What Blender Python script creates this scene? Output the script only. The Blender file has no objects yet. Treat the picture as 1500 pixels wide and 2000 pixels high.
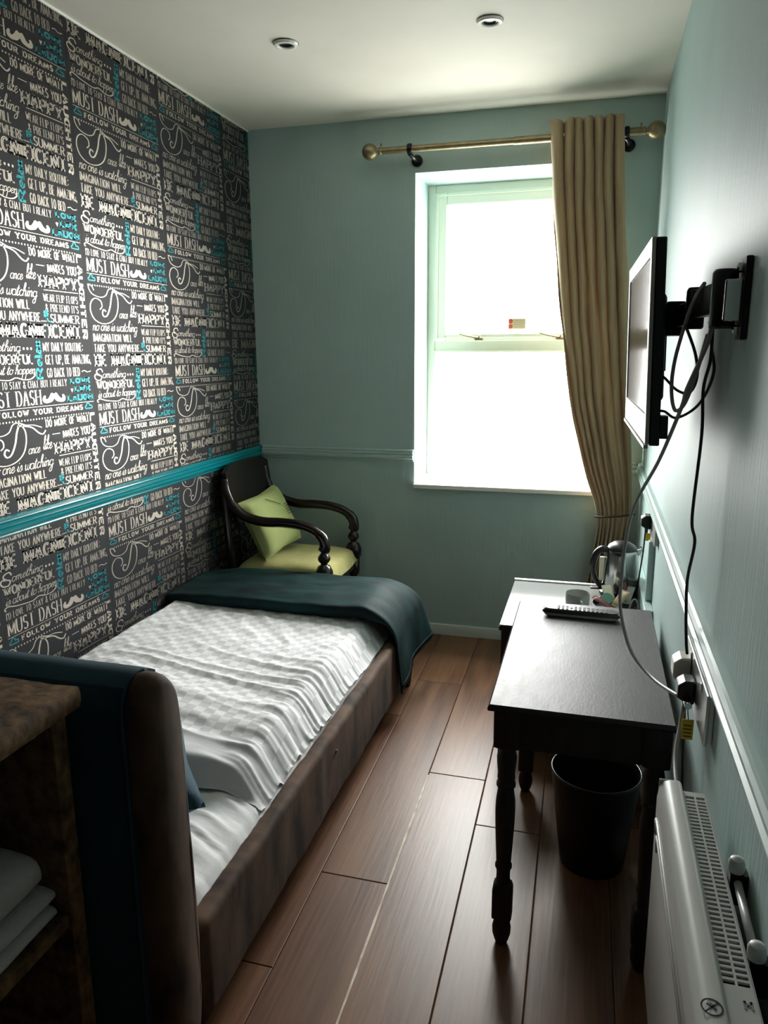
import bpy, bmesh, math, random
from mathutils import Vector, Matrix, noise
random.seed(7)
PI = math.pi
sc = bpy.context.scene
COL = sc.collection

# ------------------------------------------------------------------ camera
cam_d = bpy.data.cameras.new('camera'); cam = bpy.data.objects.new('camera', cam_d); COL.objects.link(cam)
cam_d.sensor_fit = 'HORIZONTAL'; cam_d.sensor_width = 36.0; cam_d.lens = 36.0 * 1462.4 / 1500.0
cam_d.clip_start = 0.02
def cam_rot(yaw, pitch, roll):
    return Matrix.Rotation(yaw, 3, 'Z') @ Matrix.Rotation(pitch, 3, 'X') @ Matrix.Rotation(roll, 3, 'Y')
_R = cam_rot(.2698, -.2109, .0047)
r_, f_, u_ = _R.col[0], _R.col[1], _R.col[2]
cam.matrix_world = Matrix(((r_.x, u_.x, -f_.x, 1.8163), (r_.y, u_.y, -f_.y, -3.9142), (r_.z, u_.z, -f_.z, 1.5509), (0, 0, 0, 1)))
sc.camera = cam

# ------------------------------------------------------------------ daylight: white overcast sky, sampled through the window
world = bpy.data.worlds.new('overcast_sky'); sc.world = world; world.use_nodes = True
bg = world.node_tree.nodes['Background']; bg.inputs[0].default_value = (1.0, .99, .965, 1); bg.inputs[1].default_value = 42.0
_nt = world.node_tree; _tc = _nt.nodes.new('ShaderNodeTexCoord'); _sx = _nt.nodes.new('ShaderNodeSeparateXYZ'); _rp = _nt.nodes.new('ShaderNodeValToRGB')
_mr = _nt.nodes.new('ShaderNodeMapRange'); _mr.inputs[1].default_value = -.12; _mr.inputs[2].default_value = .06      # pale ground below the horizon, even cloud above
_rp.color_ramp.elements[0].color = (.33, .32, .315, 1); _rp.color_ramp.elements[1].color = (1.0, .965, .955, 1)
_nt.links.new(_tc.outputs['Generated'], _sx.inputs[0]); _nt.links.new(_sx.outputs['Z'], _mr.inputs[0]); _nt.links.new(_mr.outputs[0], _rp.inputs[0]); _nt.links.new(_rp.outputs[0], bg.inputs[0])
pl = bpy.data.lights.new('window_daylight', 'AREA'); pl.shape = 'RECTANGLE'; pl.size = .97; pl.size_y = 1.62
pl.cycles.is_portal = True
po = bpy.data.objects.new('window_daylight', pl); COL.objects.link(po); po.location = (1.388, .40, 1.63)
po.rotation_euler = (-PI / 2, 0, 0)      # -Z axis looks into the room (-Y)
vs = sc.view_settings
vs.view_transform = 'Standard'; vs.look = 'None'; vs.gamma = 1.0; vs.use_curve_mapping = False; vs.exposure = 0.0
sc.cycles.max_bounces = 8; sc.cycles.diffuse_bounces = 5; sc.cycles.sample_clamp_indirect = 6.0

# ------------------------------------------------------------------ materials
def srgb(r, g, b):
    f = lambda c: ((c / 255 + .055) / 1.055) ** 2.4 if c > 10 else c / 255 / 12.92
    return (f(r), f(g), f(b), 1)
M = {}
def mat(name, col, rough=.5, metal=0, spec=.5, var=None, vscale=(6, 6, 6), vdetail=4, bump=0, bscale=(60, 60, 60), sheen=0, coat=0, translucent=0, rvar=0):
    m = bpy.data.materials.new(name); m.use_nodes = True
    nt = m.node_tree; b = nt.nodes['Principled BSDF']
    b.inputs['Base Color'].default_value = col; b.inputs['Roughness'].default_value = rough
    b.inputs['Metallic'].default_value = metal; b.inputs['Specular IOR Level'].default_value = spec
    if sheen: b.inputs['Sheen Weight'].default_value = sheen; b.inputs['Sheen Roughness'].default_value = .4
    if coat: b.inputs['Coat Weight'].default_value = coat; b.inputs['Coat Roughness'].default_value = .1
    def tex(scale, detail=4):
        tc = nt.nodes.new('ShaderNodeTexCoord'); mp = nt.nodes.new('ShaderNodeMapping'); n = nt.nodes.new('ShaderNodeTexNoise')
        mp.inputs['Scale'].default_value = scale; n.inputs['Scale'].default_value = 1; n.inputs['Detail'].default_value = detail
        nt.links.new(tc.outputs['Object'], mp.inputs[0]); nt.links.new(mp.outputs[0], n.inputs['Vector']); return n
    if var:
        n = tex(vscale, vdetail); cr = nt.nodes.new('ShaderNodeValToRGB')
        cr.color_ramp.elements[0].position = .35; cr.color_ramp.elements[1].position = .65
        cr.color_ramp.elements[0].color = col; cr.color_ramp.elements[1].color = var
        nt.links.new(n.outputs['Fac'], cr.inputs[0]); nt.links.new(cr.outputs[0], b.inputs['Base Color'])
        if rvar:
            mr = nt.nodes.new('ShaderNodeMapRange'); mr.inputs[3].default_value = rough - rvar; mr.inputs[4].default_value = rough + rvar
            nt.links.new(n.outputs['Fac'], mr.inputs[0]); nt.links.new(mr.outputs[0], b.inputs['Roughness'])
    if bump:
        n = tex(bscale); bp = nt.nodes.new('ShaderNodeBump'); bp.inputs['Strength'].default_value = bump; bp.inputs['Distance'].default_value = .01
        nt.links.new(n.outputs['Fac'], bp.inputs['Height']); nt.links.new(bp.outputs[0], b.inputs['Normal'])
    if translucent:
        out = nt.nodes['Material Output']; tr = nt.nodes.new('ShaderNodeBsdfTranslucent'); mx = nt.nodes.new('ShaderNodeMixShader')
        tr.inputs[0].default_value = var or col; mx.inputs[0].default_value = translucent
        nt.links.new(b.outputs[0], mx.inputs[1]); nt.links.new(tr.outputs[0], mx.inputs[2]); nt.links.new(mx.outputs[0], out.inputs[0])
    M[name] = m; return m

mat('sage_paint', srgb(180, 202, 200), .54, spec=.22, var=srgb(174, 197, 195), vscale=(3, 3, 3), bump=.12, bscale=(90, 90, 6))
mat('sage_gloss', srgb(180, 202, 200), .36, bump=.1, bscale=(40, 5, 40))
mat('ceiling_paint', srgb(230, 225, 213), .8, var=srgb(222, 217, 205), vscale=(2, 2, 2), bump=.1, bscale=(8, 8, 8))
mat('white_gloss', srgb(236, 236, 226), .25)
mat('window_white', srgb(228, 232, 216), .3)
mat('teal_gloss', srgb(8, 128, 138), .22, bump=.08, bscale=(30, 4, 30))
mat('paper', srgb(33, 34, 38), .5, spec=.25, var=srgb(28, 29, 33), vscale=(300, 300, 300), bump=.05, bscale=(200, 200, 200))
mat('ink_silver', srgb(200, 190, 178), .40, metal=.95)
mat('ink_teal', srgb(44, 132, 140), .42, metal=.7)
mat('skirting', srgb(205, 212, 206), .3)
mat('brass', srgb(158, 144, 112), .38, metal=.75, var=srgb(138, 124, 96), vscale=(40, 40, 40), rvar=.08)
mat('black_plastic', srgb(16, 17, 20), .35)
mat('black_metal', srgb(14, 15, 18), .3, metal=.3)
mat('chrome', srgb(200, 202, 204), .12, metal=1)
mat('curtain', srgb(176, 154, 122), .85, var=srgb(188, 166, 132), vscale=(30, 30, 4), bump=.1, bscale=(400, 400, 400), translucent=.14, sheen=.2)
mat('curtain_lining', srgb(160, 105, 85), .85)
mat('cord', srgb(70, 58, 44), .7)
mat('chair_wood', srgb(26, 16, 14), .22, var=srgb(34, 20, 16), vscale=(8, 40, 40), coat=.3)
mat('green_velvet', srgb(182, 174, 112), .85, sheen=.2, var=srgb(204, 196, 132), vscale=(9, 9, 9), bump=.15, bscale=(300, 300, 300))
mat('green_cushion', srgb(166, 176, 112), .85, sheen=.15, var=srgb(182, 190, 124), vscale=(7, 7, 7), bump=.1, bscale=(300, 300, 300))
mat('ink_dark', srgb(40, 46, 28), .8)
mat('teal_velvet', srgb(8, 54, 70), .8, sheen=.06, var=srgb(14, 66, 82), vscale=(5, 5, 5), bump=.1, bscale=(250, 250, 250))
mat('brown_velvet', srgb(40, 28, 20), .78, sheen=.03, spec=.3, var=srgb(94, 71, 55), vscale=(9, 13, 5), vdetail=3, bump=.15, bscale=(14, 10, 10))
mat('throw_velvet', srgb(5, 25, 27), .72, spec=.18, var=srgb(16, 50, 50), vscale=(4, 16, 5), vdetail=5, bump=.12, bscale=(40, 80, 40))
mat('sheet', srgb(236, 236, 237), .8, bump=.06, bscale=(40, 90, 40))
mat('towel', srgb(205, 206, 202), .95, bump=.5, bscale=(220, 220, 220))
mat('dark_gap', srgb(10, 9, 8), .9)
mat('mug_grey', srgb(160, 162, 156), .3)
mat('steel', srgb(176, 178, 176), .16, metal=1)
mat('table_black', srgb(26, 26, 28), .5, spec=.4, var=srgb(38, 38, 40), vscale=(50, 14, 14), bump=.06, bscale=(160, 60, 120), rvar=.05)
mat('glass_top', srgb(150, 152, 150), .06, spec=.8, coat=.5)
mat('mdf_dark', srgb(26, 26, 28), .4)
mat('tv_silver', srgb(176, 176, 170), .5, metal=.0)
mat('screen', srgb(10, 12, 14), .08, spec=.6)
mat('coax', srgb(150, 150, 146), .4)
mat('cable_black', srgb(12, 12, 13), .45)
mat('heater_white', srgb(188, 190, 185), .34)
mat('socket_metal', srgb(190, 192, 190), .3, metal=.7)
mat('yellow_tag', srgb(214, 176, 30), .6)
mat('bin_black', srgb(8, 8, 9), .45, spec=.3)
mat('bin_rim', srgb(20, 20, 22), .18)
mat('red_print', srgb(190, 70, 60), .6)
mat('tan_sticker', srgb(196, 180, 140), .6)
mat('red_plastic', srgb(122, 58, 60), .5)
mat('cream', srgb(232, 226, 200), .5)
mat('green_lid', srgb(120, 170, 150), .4)
mat('grey_key', srgb(120, 122, 124), .5)
mat('worn_edge_glint', srgb(236, 226, 210), .5, var=srgb(200, 180, 160), vscale=(60, 25, 60))  # chipped plank edge, its pale colour includes the window glint
mat('lamp_dark', srgb(60, 58, 52), .3, metal=.4)

def wood_mat(name, c1, c2, c3, rough, sx, sy, sz, bump=.1):
    m = bpy.data.materials.new(name); m.use_nodes = True; nt = m.node_tree; b = nt.nodes['Principled BSDF']; b.inputs['Roughness'].default_value = rough
    tc = nt.nodes.new('ShaderNodeTexCoord'); oi = nt.nodes.new('ShaderNodeObjectInfo'); ad = nt.nodes.new('ShaderNodeVectorMath')
    cm = nt.nodes.new('ShaderNodeVectorMath'); cm.operation = 'SCALE'; cm.inputs[0].default_value = (7, 13, 5)
    nt.links.new(oi.outputs['Random'], cm.inputs['Scale'])
    nt.links.new(tc.outputs['Object'], ad.inputs[0]); nt.links.new(cm.outputs[0], ad.inputs[1])
    mp = nt.nodes.new('ShaderNodeMapping'); mp.inputs['Scale'].default_value = (sx, sy, sz); nt.links.new(ad.outputs[0], mp.inputs[0])
    n1 = nt.nodes.new('ShaderNodeTexNoise'); n1.inputs['Scale'].default_value = .35; n1.inputs['Detail'].default_value = 2; nt.links.new(mp.outputs[0], n1.inputs['Vector'])
    # contour rings of a soft noise give cathedral grain
    mu = nt.nodes.new('ShaderNodeMath'); mu.operation = 'MULTIPLY'; mu.inputs[1].default_value = 60; nt.links.new(n1.outputs['Fac'], mu.inputs[0])
    sn = nt.nodes.new('ShaderNodeMath'); sn.operation = 'SINE'; nt.links.new(mu.outputs[0], sn.inputs[0])
    n2 = nt.nodes.new('ShaderNodeTexNoise'); n2.inputs['Scale'].default_value = 4; n2.inputs['Detail'].default_value = 6
    mp2 = nt.nodes.new('ShaderNodeMapping'); mp2.inputs['Scale'].default_value = (sx * 5, sy * 1.5, sz); nt.links.new(ad.outputs[0], mp2.inputs[0]); nt.links.new(mp2.outputs[0], n2.inputs['Vector'])
    m3 = nt.nodes.new('ShaderNodeMath'); m3.operation = 'MULTIPLY_ADD'; m3.inputs[1].default_value = (.2 if name == 'laminate' else .07); nt.links.new(sn.outputs[0], m3.inputs[0]); nt.links.new(n2.outputs['Fac'], m3.inputs[2])
    cr = nt.nodes.new('ShaderNodeValToRGB'); e = cr.color_ramp.elements
    lo_ = .12 if name == 'laminate' else .25
    e[0].position = lo_; e[0].color = c1; e[1].position = 1 - lo_; e[1].color = c3; x = e.new(.5); x.color = c2
    nt.links.new(m3.outputs[0], cr.inputs[0])
    hs = nt.nodes.new('ShaderNodeHueSaturation'); mr = nt.nodes.new('ShaderNodeMapRange'); mr.inputs[3].default_value = .86; mr.inputs[4].default_value = 1.1
    nt.links.new(oi.outputs['Random'], mr.inputs[0]); nt.links.new(mr.outputs[0], hs.inputs['Value']); nt.links.new(cr.outputs[0], hs.inputs['Color'])
    nt.links.new(hs.outputs[0], b.inputs['Base Color'])
    bp = nt.nodes.new('ShaderNodeBump'); bp.inputs['Strength'].default_value = bump; bp.inputs['Distance'].default_value = .004
    nt.links.new(n2.outputs['Fac'], bp.inputs['Height']); nt.links.new(bp.outputs[0], b.inputs['Normal'])
    M[name] = m
wood_mat('laminate', srgb(88, 56, 35), srgb(112, 76, 51), srgb(132, 94, 66), .37, 5, .75, 5, .08)
wood_mat('old_wood', srgb(44, 30, 18), srgb(104, 78, 48), srgb(138, 108, 70), .7, 2.2, 9, 9, .3)

def duvet_mat():
    m = bpy.data.materials.new('duvet_cotton'); m.use_nodes = True; nt = m.node_tree; b = nt.nodes['Principled BSDF']; b.inputs['Roughness'].default_value = .75
    uv = nt.nodes.new('ShaderNodeUVMap'); uv.uv_map = 'cloth'
    ck = nt.nodes.new('ShaderNodeTexChecker'); ck.inputs['Scale'].default_value = 1
    ck.inputs['Color1'].default_value = srgb(236, 235, 236); ck.inputs['Color2'].default_value = srgb(210, 209, 211)
    nt.links.new(uv.outputs[0], ck.inputs['Vector']); nt.links.new(ck.outputs['Color'], b.inputs['Base Color'])
    M['duvet'] = m
duvet_mat()
def glass_mat():
    m = bpy.data.materials.new('pane_glass'); m.use_nodes = True; nt = m.node_tree; out = nt.nodes['Material Output']; nt.nodes.remove(nt.nodes['Principled BSDF'])
    t = nt.nodes.new('ShaderNodeBsdfTransparent'); t.inputs[0].default_value = (.96, .98, .97, 1); g = nt.nodes.new('ShaderNodeBsdfGlossy'); g.inputs['Roughness'].default_value = .02
    mx = nt.nodes.new('ShaderNodeMixShader'); mx.inputs[0].default_value = .05
    nt.links.new(t.outputs[0], mx.inputs[1]); nt.links.new(g.outputs[0], mx.inputs[2]); nt.links.new(mx.outputs[0], out.inputs[0]); M['glass'] = m
glass_mat()

# ------------------------------------------------------------------ mesh helpers
class MB:
    def __init__(s): s.v = []; s.f = []; s.m = []
    def add(s, vs, fs, mi=0):
        o = len(s.v); s.v += [tuple(p) for p in vs]
        for f in fs: s.f.append(tuple(i + o for i in f)); s.m.append(mi)
        return s
    def box(s, a, b, mi=0):
        x0, y0, z0 = a; x1, y1, z1 = b
        v = [(x0, y0, z0), (x1, y0, z0), (x1, y1, z0), (x0, y1, z0), (x0, y0, z1), (x1, y0, z1), (x1, y1, z1), (x0, y1, z1)]
        return s.add(v, [(0, 3, 2, 1), (4, 5, 6, 7), (0, 1, 5, 4), (1, 2, 6, 5), (2, 3, 7, 6), (3, 0, 4, 7)], mi)
    def tube(s, pts, r, n=10, mi=0, cap=True, smooth=0):
        pts = [Vector(p) for p in pts]
        if smooth: pts = [Vector(p) for p in catmull(pts, smooth)]
        rr = r if isinstance(r, (list, tuple)) else None
        rings = []; up = None
        for i, p in enumerate(pts):
            t = (pts[min(i + 1, len(pts) - 1)] - pts[max(i - 1, 0)]).normalized()
            if up is None: up = t.orthogonal().normalized()
            up = (up - t * up.dot(t)).normalized(); sd = t.cross(up)
            ri = r if rr is None else rr[min(int(i * len(rr) / len(pts)), len(rr) - 1)]
            if isinstance(ri, (list, tuple)): ra, rb = ri
            else: ra = rb = ri
            rings.append([p + up * math.cos(2 * PI * k / n) * ra + sd * math.sin(2 * PI * k / n) * rb for k in range(n)])
        return s.rings(rings, mi, cap)
    def rings(s, rings, mi=0, cap=True, closed=True):
        n = len(rings[0]); v = [p for r in rings for p in r]; f = []
        for i in range(len(rings) - 1):
            for k in range(n if closed else n - 1):
                k2 = (k + 1) % n; f.append((i * n + k, i * n + k2, (i + 1) * n + k2, (i + 1) * n + k))
        if cap and closed: f.append(tuple(range(n - 1, -1, -1))); f.append(tuple((len(rings) - 1) * n + k for k in range(n)))
        return s.add(v, f, mi)
    def lathe(s, prof, c=(0, 0, 0), n=20, mi=0, axis='Z', cap=True, sq=None):
        cx, cy, cz = c; rings = []
        for r, h in prof:
            ring = []
            for k in range(n):
                a = 2 * PI * k / n; p = (math.cos(a) * r, math.sin(a) * r, h)
                if axis == 'X': p = (p[2], p[0], p[1])
                elif axis == 'Y': p = (p[0], p[2], p[1])
                ring.append((cx + p[0], cy + p[1], cz + p[2]))
            rings.append(ring)
        return s.rings(rings, mi, cap)
    def prism(s, poly, d0, d1, plane='XZ', mi=0):
        n = len(poly)
        def P(a, b, d): return {'XZ': (a, d, b), 'YZ': (d, a, b), 'XY': (a, b, d)}[plane]
        v = [P(a, b, d0) for a, b in poly] + [P(a, b, d1) for a, b in poly]
        f = [tuple(range(n)), tuple(range(2 * n - 1, n - 1, -1))] + [(i, i + n, (i + 1) % n + n, (i + 1) % n) for i in range(n)]
        return s.add(v, f, mi)
    def grid(s, fn, nu, nv, mi=0):
        v = [fn(i / nu, j / nv) for j in range(nv + 1) for i in range(nu + 1)]
        f = [(j * (nu + 1) + i, j * (nu + 1) + i + 1, (j + 1) * (nu + 1) + i + 1, (j + 1) * (nu + 1) + i) for j in range(nv) for i in range(nu)]
        return s.add(v, f, mi)

def catmull(pts, k):
    pts = [Vector(p) for p in pts]; out = []
    n = len(pts)
    for i in range(n - 1):
        p0 = pts[max(i - 1, 0)]; p1 = pts[i]; p2 = pts[i + 1]; p3 = pts[min(i + 2, n - 1)]
        for j in range(k):
            t = j / k
            out.append(.5 * (2 * p1 + (p2 - p0) * t + (2 * p0 - 5 * p1 + 4 * p2 - p3) * t * t + (3 * p1 - p0 - 3 * p2 + p3) * t ** 3))
    out.append(pts[-1]); return out

def wloc(o):
    l = Vector((0, 0, 0))
    while o: l += o.location; o = o.parent
    return l
def obj(name, mb, mats, parent=None, smooth=False, bevel=0, solid=0, subsurf=0, kind=None, fix=True, label=None, seg=2):
    off = wloc(parent) if parent else Vector((0, 0, 0))
    me = bpy.data.meshes.new(name)
    me.from_pydata([(p[0] - off.x, p[1] - off.y, p[2] - off.z) for p in mb.v], [], mb.f)
    mats = mats if isinstance(mats, (list, tuple)) else [mats]
    for m in mats: me.materials.append(M[m])
    if len(mats) > 1: me.polygons.foreach_set('material_index', mb.m)
    if fix:
        bm = bmesh.new(); bm.from_mesh(me); bmesh.ops.recalc_face_normals(bm, faces=bm.faces); bm.to_mesh(me); bm.free()
    if smooth:
        me.polygons.foreach_set('use_smooth', [True] * len(me.polygons))
    o = bpy.data.objects.new(name, me); COL.objects.link(o)
    if parent: o.parent = parent
    if bevel:
        b = o.modifiers.new('bevel', 'BEVEL'); b.width = bevel; b.segments = seg; b.limit_method = 'ANGLE'; b.angle_limit = math.radians(40)
    if solid:
        b = o.modifiers.new('solid', 'SOLIDIFY'); b.thickness = solid; b.offset = 0
    if subsurf:
        b = o.modifiers.new('sub', 'SUBSURF'); b.levels = b.render_levels = subsurf
    if smooth == 'auto':
        me.set_sharp_from_angle(angle=math.radians(35))
    if kind: o['kind'] = kind
    if label: o['label'] = label
    return o
def tag(o, label, cat, group=None):
    o['label'] = label; o['category'] = cat
    if group: o['group'] = group
    return o
def thing(name, label, cat, loc, group=None):
    o = bpy.data.objects.new(name, None); COL.objects.link(o); o.location = loc; o.empty_display_size = .05
    return tag(o, label, cat, group)
def box(a, b): return MB().box(a, b)
def struct(name, mb, m, **k): return obj(name, mb, m, kind='structure', **k)
def nz(x, y, z=0): return noise.noise(Vector((x, y, z)))
def sstep(a, b, x):
    t = min(1, max(0, (x - a) / (b - a))); return t * t * (3 - 2 * t)
def lerp_tab(tab, x):
    if x <= tab[0][0]: return tab[0][1]
    for (a, b), (c, d) in zip(tab, tab[1:]):
        if x <= c: return b + (d - b) * (x - a) / (c - a)
    return tab[-1][1]

W, H, YN = 2.068, 2.688, -5.3
WX0, WX1, WZ0, WZ1 = .905, 1.872, .828, 2.424      # window opening
# ------------------------------------------------------------------ room shell
floor = struct('floor', box((-.15, YN - .1, -.06), (W + .15, .0, -.006)), 'dark_gap')
PW_, PL_ = .212, 1.41
for i in range(-7, 4):
    xa, xb = 1.303 + PW_ * i, 1.303 + PW_ * (i + 1)
    off = {-2: -1.0, -1: -.624, 0: -1.41, 1: -1.68}.get(i, -((i * 37) % 100) / 100 * 1.4)
    ys = sorted([0.0, YN] + [off + PL_ * k for k in range(-5, 3) if YN + .05 < off + PL_ * k < -.05])
    for ya, yb in zip(ys, ys[1:]):
        g = .0009
        def sk(x, y): return x - .013 * (y + 1.97)
        def cl(x): return min(max(x, -.02), W + .02)
        if xb < -.02 or xa > W + .03: continue
        tilt = .0012 if i == 0 else 0
        mb = MB(); bv = .0022
        def ring(dx, z): return [(cl(sk(xa + g + dx, ya)), ya + g + dx, z), (cl(sk(xb - g - dx, ya)), ya + g + dx, z), (cl(sk(xb - g - dx, yb)), yb - g - dx, z), (cl(sk(xa + g + dx, yb)), yb - g - dx, z)]
        mb.rings([ring(0, -.006), ring(0, -bv * .6), ring(bv, tilt)])
        obj('plank', mb, 'laminate', floor)
def edge(ya, yb, x, w):  # pale strip paints the window light caught by a lifted, chipped plank edge
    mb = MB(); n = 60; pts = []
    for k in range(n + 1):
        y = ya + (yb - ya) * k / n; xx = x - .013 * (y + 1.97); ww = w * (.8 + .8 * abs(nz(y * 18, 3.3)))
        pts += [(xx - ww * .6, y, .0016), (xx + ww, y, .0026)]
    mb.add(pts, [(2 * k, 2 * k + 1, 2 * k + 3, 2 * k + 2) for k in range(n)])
    obj('worn_plank_glint', mb, 'worn_edge_glint', floor, solid=.0008, label='pale chipped joint between two planks with the window glint painted in')
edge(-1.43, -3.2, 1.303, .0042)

# ceiling with a slightly slumped plaster line at the window wall
def ceil_z(u, v):
    x, y = -.1 + u * (W + .2), YN - .1 + v * (-YN + .12)
    d = -y
    s = .010 * math.exp(-((d - .06 - .05 * sstep(.8, 2, x) * 0) / .035) ** 2) * sstep(.75, 1.1, x) * (.7 + .5 * nz(x * 5, 1))
    return (x, y, H - s)
mb = MB(); NU = 60
vrows = [i / 20 * .93 for i in range(21)] + [.93 + .07 * (i + 1) / 26 for i in range(26)]
mb.add([ceil_z(i / NU, v) for v in vrows for i in range(NU + 1)], [(j * (NU + 1) + i, j * (NU + 1) + i + 1, (j + 1) * (NU + 1) + i + 1, (j + 1) * (NU + 1) + i) for j in range(len(vrows) - 1) for i in range(NU)])
mb.box((-.1, YN - .1, H + .03), (W + .1, .02, H + .08))
struct('ceiling', mb, 'ceiling_paint', smooth='auto', fix=False)

wl = struct('wall_left', box((-.12, YN - .1, -.05), (0, .02, H + .08)), 'paper')
mb = MB(); T = .36
mb.box((-.12, 0, -.05), (WX0, T, H + .08)); mb.box((WX1, 0, -.05), (W + .12, T, H + .08))
mb.box((WX0, 0, -.05), (WX1, T, WZ0)); mb.box((WX0, 0, WZ1), (WX1, T, H + .08))
struct('wall_back', mb, 'sage_paint')
struct('wall_right', box((W, YN - .1, -.05), (W + .12, .0, H + .08)), 'sage_paint')
struct('wall_front', box((-.12, YN - .12, -.05), (W + .12, YN, H + .08)), 'paper')

# ------------------------------------------------------------------ trims
DADO = [(0, 0), (.007, .001), (.010, .006), (.008, .010), (.014, .013), (.023, .020), (.026, .028), (.026, .033), (.018, .037), (.016, .040), (.022, .043), (.022, .050), (.014, .053), (.013, .057), (.018, .060), (.014, .066), (.004, .068), (0, .068)]
def dado(name, p0, p1, nrm, z0, m):
    d = [[(p0[0] + nrm[0] * a, p0[1] + nrm[1] * a, z0 + b) for a, b in DADO], [(p1[0] + nrm[0] * a, p1[1] + nrm[1] * a, z0 + b) for a, b in DADO]]
    return struct(name, MB().rings(d), m)
dado('trim_1', (0, YN), (0, 0), (1, 0), .967, 'teal_gloss')
dado('trim_2', (.022, 0), (WX0 - .004, 0), (0, -1), .967, 'sage_gloss')
dado('trim_3', (W, YN), (W, 0), (-1, 0), .936, 'sage_gloss')
dado('trim_4', (WX1 + .03, 0), (W - .022, 0), (0, -1), .936, 'sage_gloss')
def skirt(name, p0, p1, nrm, m='skirting', h=.06):
    P = [(0, 0), (.014, 0), (.014, h - .015), (.010, h - .004), (.004, h), (0, h)]
    struct(name, MB().rings([[(p[0] + nrm[0] * a, p[1] + nrm[1] * a, b) for a, b in P] for p in (p0, p1)]), m, smooth='auto')
skirt('baseboard_back', (0, 0), (W, 0), (0, -1))
skirt('baseboard_right', (W, YN), (W, -.02), (-1, 0))
struct('trim_5', MB().tube([(.002, YN, H - .003), (.002, 0, H - .003)], .006, 8), 'white_gloss')
struct('trim_6', box((2.036, -1.18, .0), (W, -.28, .63)), 'sage_gloss', bevel=.004)      # boxed-in pipes by the kettle table
struct('trim_7', box((2.046, -1.07, .63), (W, -1.035, .86)), 'sage_gloss', bevel=.003)    # cable trunking under the far socket

# ------------------------------------------------------------------ window
def frame_rect(mb, x0, x1, z0, z1, w, y0, y1, wb=None):
    wb = wb or w
    mb.box((x0, y0, z0), (x0 + w, y1, z1)); mb.box((x1 - w, y0, z0), (x1, y1, z1))
    mb.box((x0 + w, y0, z1 - w), (x1 - w, y1, z1)); mb.box((x0 + w, y0, z0), (x1 - w, y1, z0 + wb)); return mb
win = bpy.data.objects.new('window_1', None); COL.objects.link(win); win.location = (1.388, .32, WZ0); win['kind'] = 'structure'
mb = frame_rect(MB(), WX0, WX1, .853, WZ1, .042, .315, .375, .02); mb.box((WX0 + .042, .318, 1.553), (WX1 - .042, .372, 1.612))
obj('window_frame', mb, 'window_white', win, bevel=.004)
mb = frame_rect(MB(), WX0 + .040, WX1 - .040, 1.606, WZ1 - .040, .066, .300, .345, .040); sash = obj('sash', mb, 'window_white', win, bevel=.006)
mb = frame_rect(MB(), WX0 + .052, WX1 - .052, 1.618, WZ1 - .052, .008, .292, .31); obj('sash_bead', mb, 'window_white', sash, bevel=.002)
mb = frame_rect(MB(), WX0 + .040, WX1 - .040, .868, 1.556, .012, .305, .33, .010); obj('glazing_bead', mb, 'window_white', win, bevel=.003)
obj('pane', box((1.008, .322, 1.644), (1.770, .326, 2.32)), 'glass', win)
obj('pane', box((.955, .334, .874), (1.823, .338, 1.55)), 'glass', win)
mb = MB().box((WX0 + .001, -.034, .828), (WX1 - .001, .0, .852)); mb.box((WX0 + .001, .0, .8281), (WX1 - .001, .318, .852))
obj('window_sill', mb, 'white_gloss', win, bevel=.004)
for x in (1.165, 1.60):
    mb = MB().tube([(x - .075, .286, 1.645), (x - .03, .280, 1.633), (x + .03, .284, 1.622)], .0045, 8)
    mb.box((x + .012, .276, 1.610), (x + .055, .302, 1.619)); mb.lathe([(.006, 0), (.007, .012), (.004, .018)], (x + .035, .288, 1.619), 10)
    obj('window_stay', mb, 'brass', win, smooth='auto')
stk = thing('safety_sticker', 'small tan warning sticker with red symbols on the upper window pane', 'sticker', (1.40, .320, 1.668))
obj('label_paper', box((1.353, .3195, 1.668), (1.447, .3215, 1.724)), 'tan_sticker', stk)
mb = MB()
for z in (1.710, 1.682): mb.lathe([(.004, 0), (.011, 0), (.011, .0006), (.004, .0006)], (1.366, .3188, z), 16, axis='Y', cap=False); mb.box((1.359, .3188, z - .0015), (1.373, .3194, z + .0015))
obj('symbol', mb, 'red_print', stk)
mb = MB()
for k in range(4): mb.box((1.384, .3189, 1.677 + k * .012), (1.44 - .006 * (k % 2), .3194, 1.680 + k * .012))
obj('text_lines', mb, 'mug_grey', stk)

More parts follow.
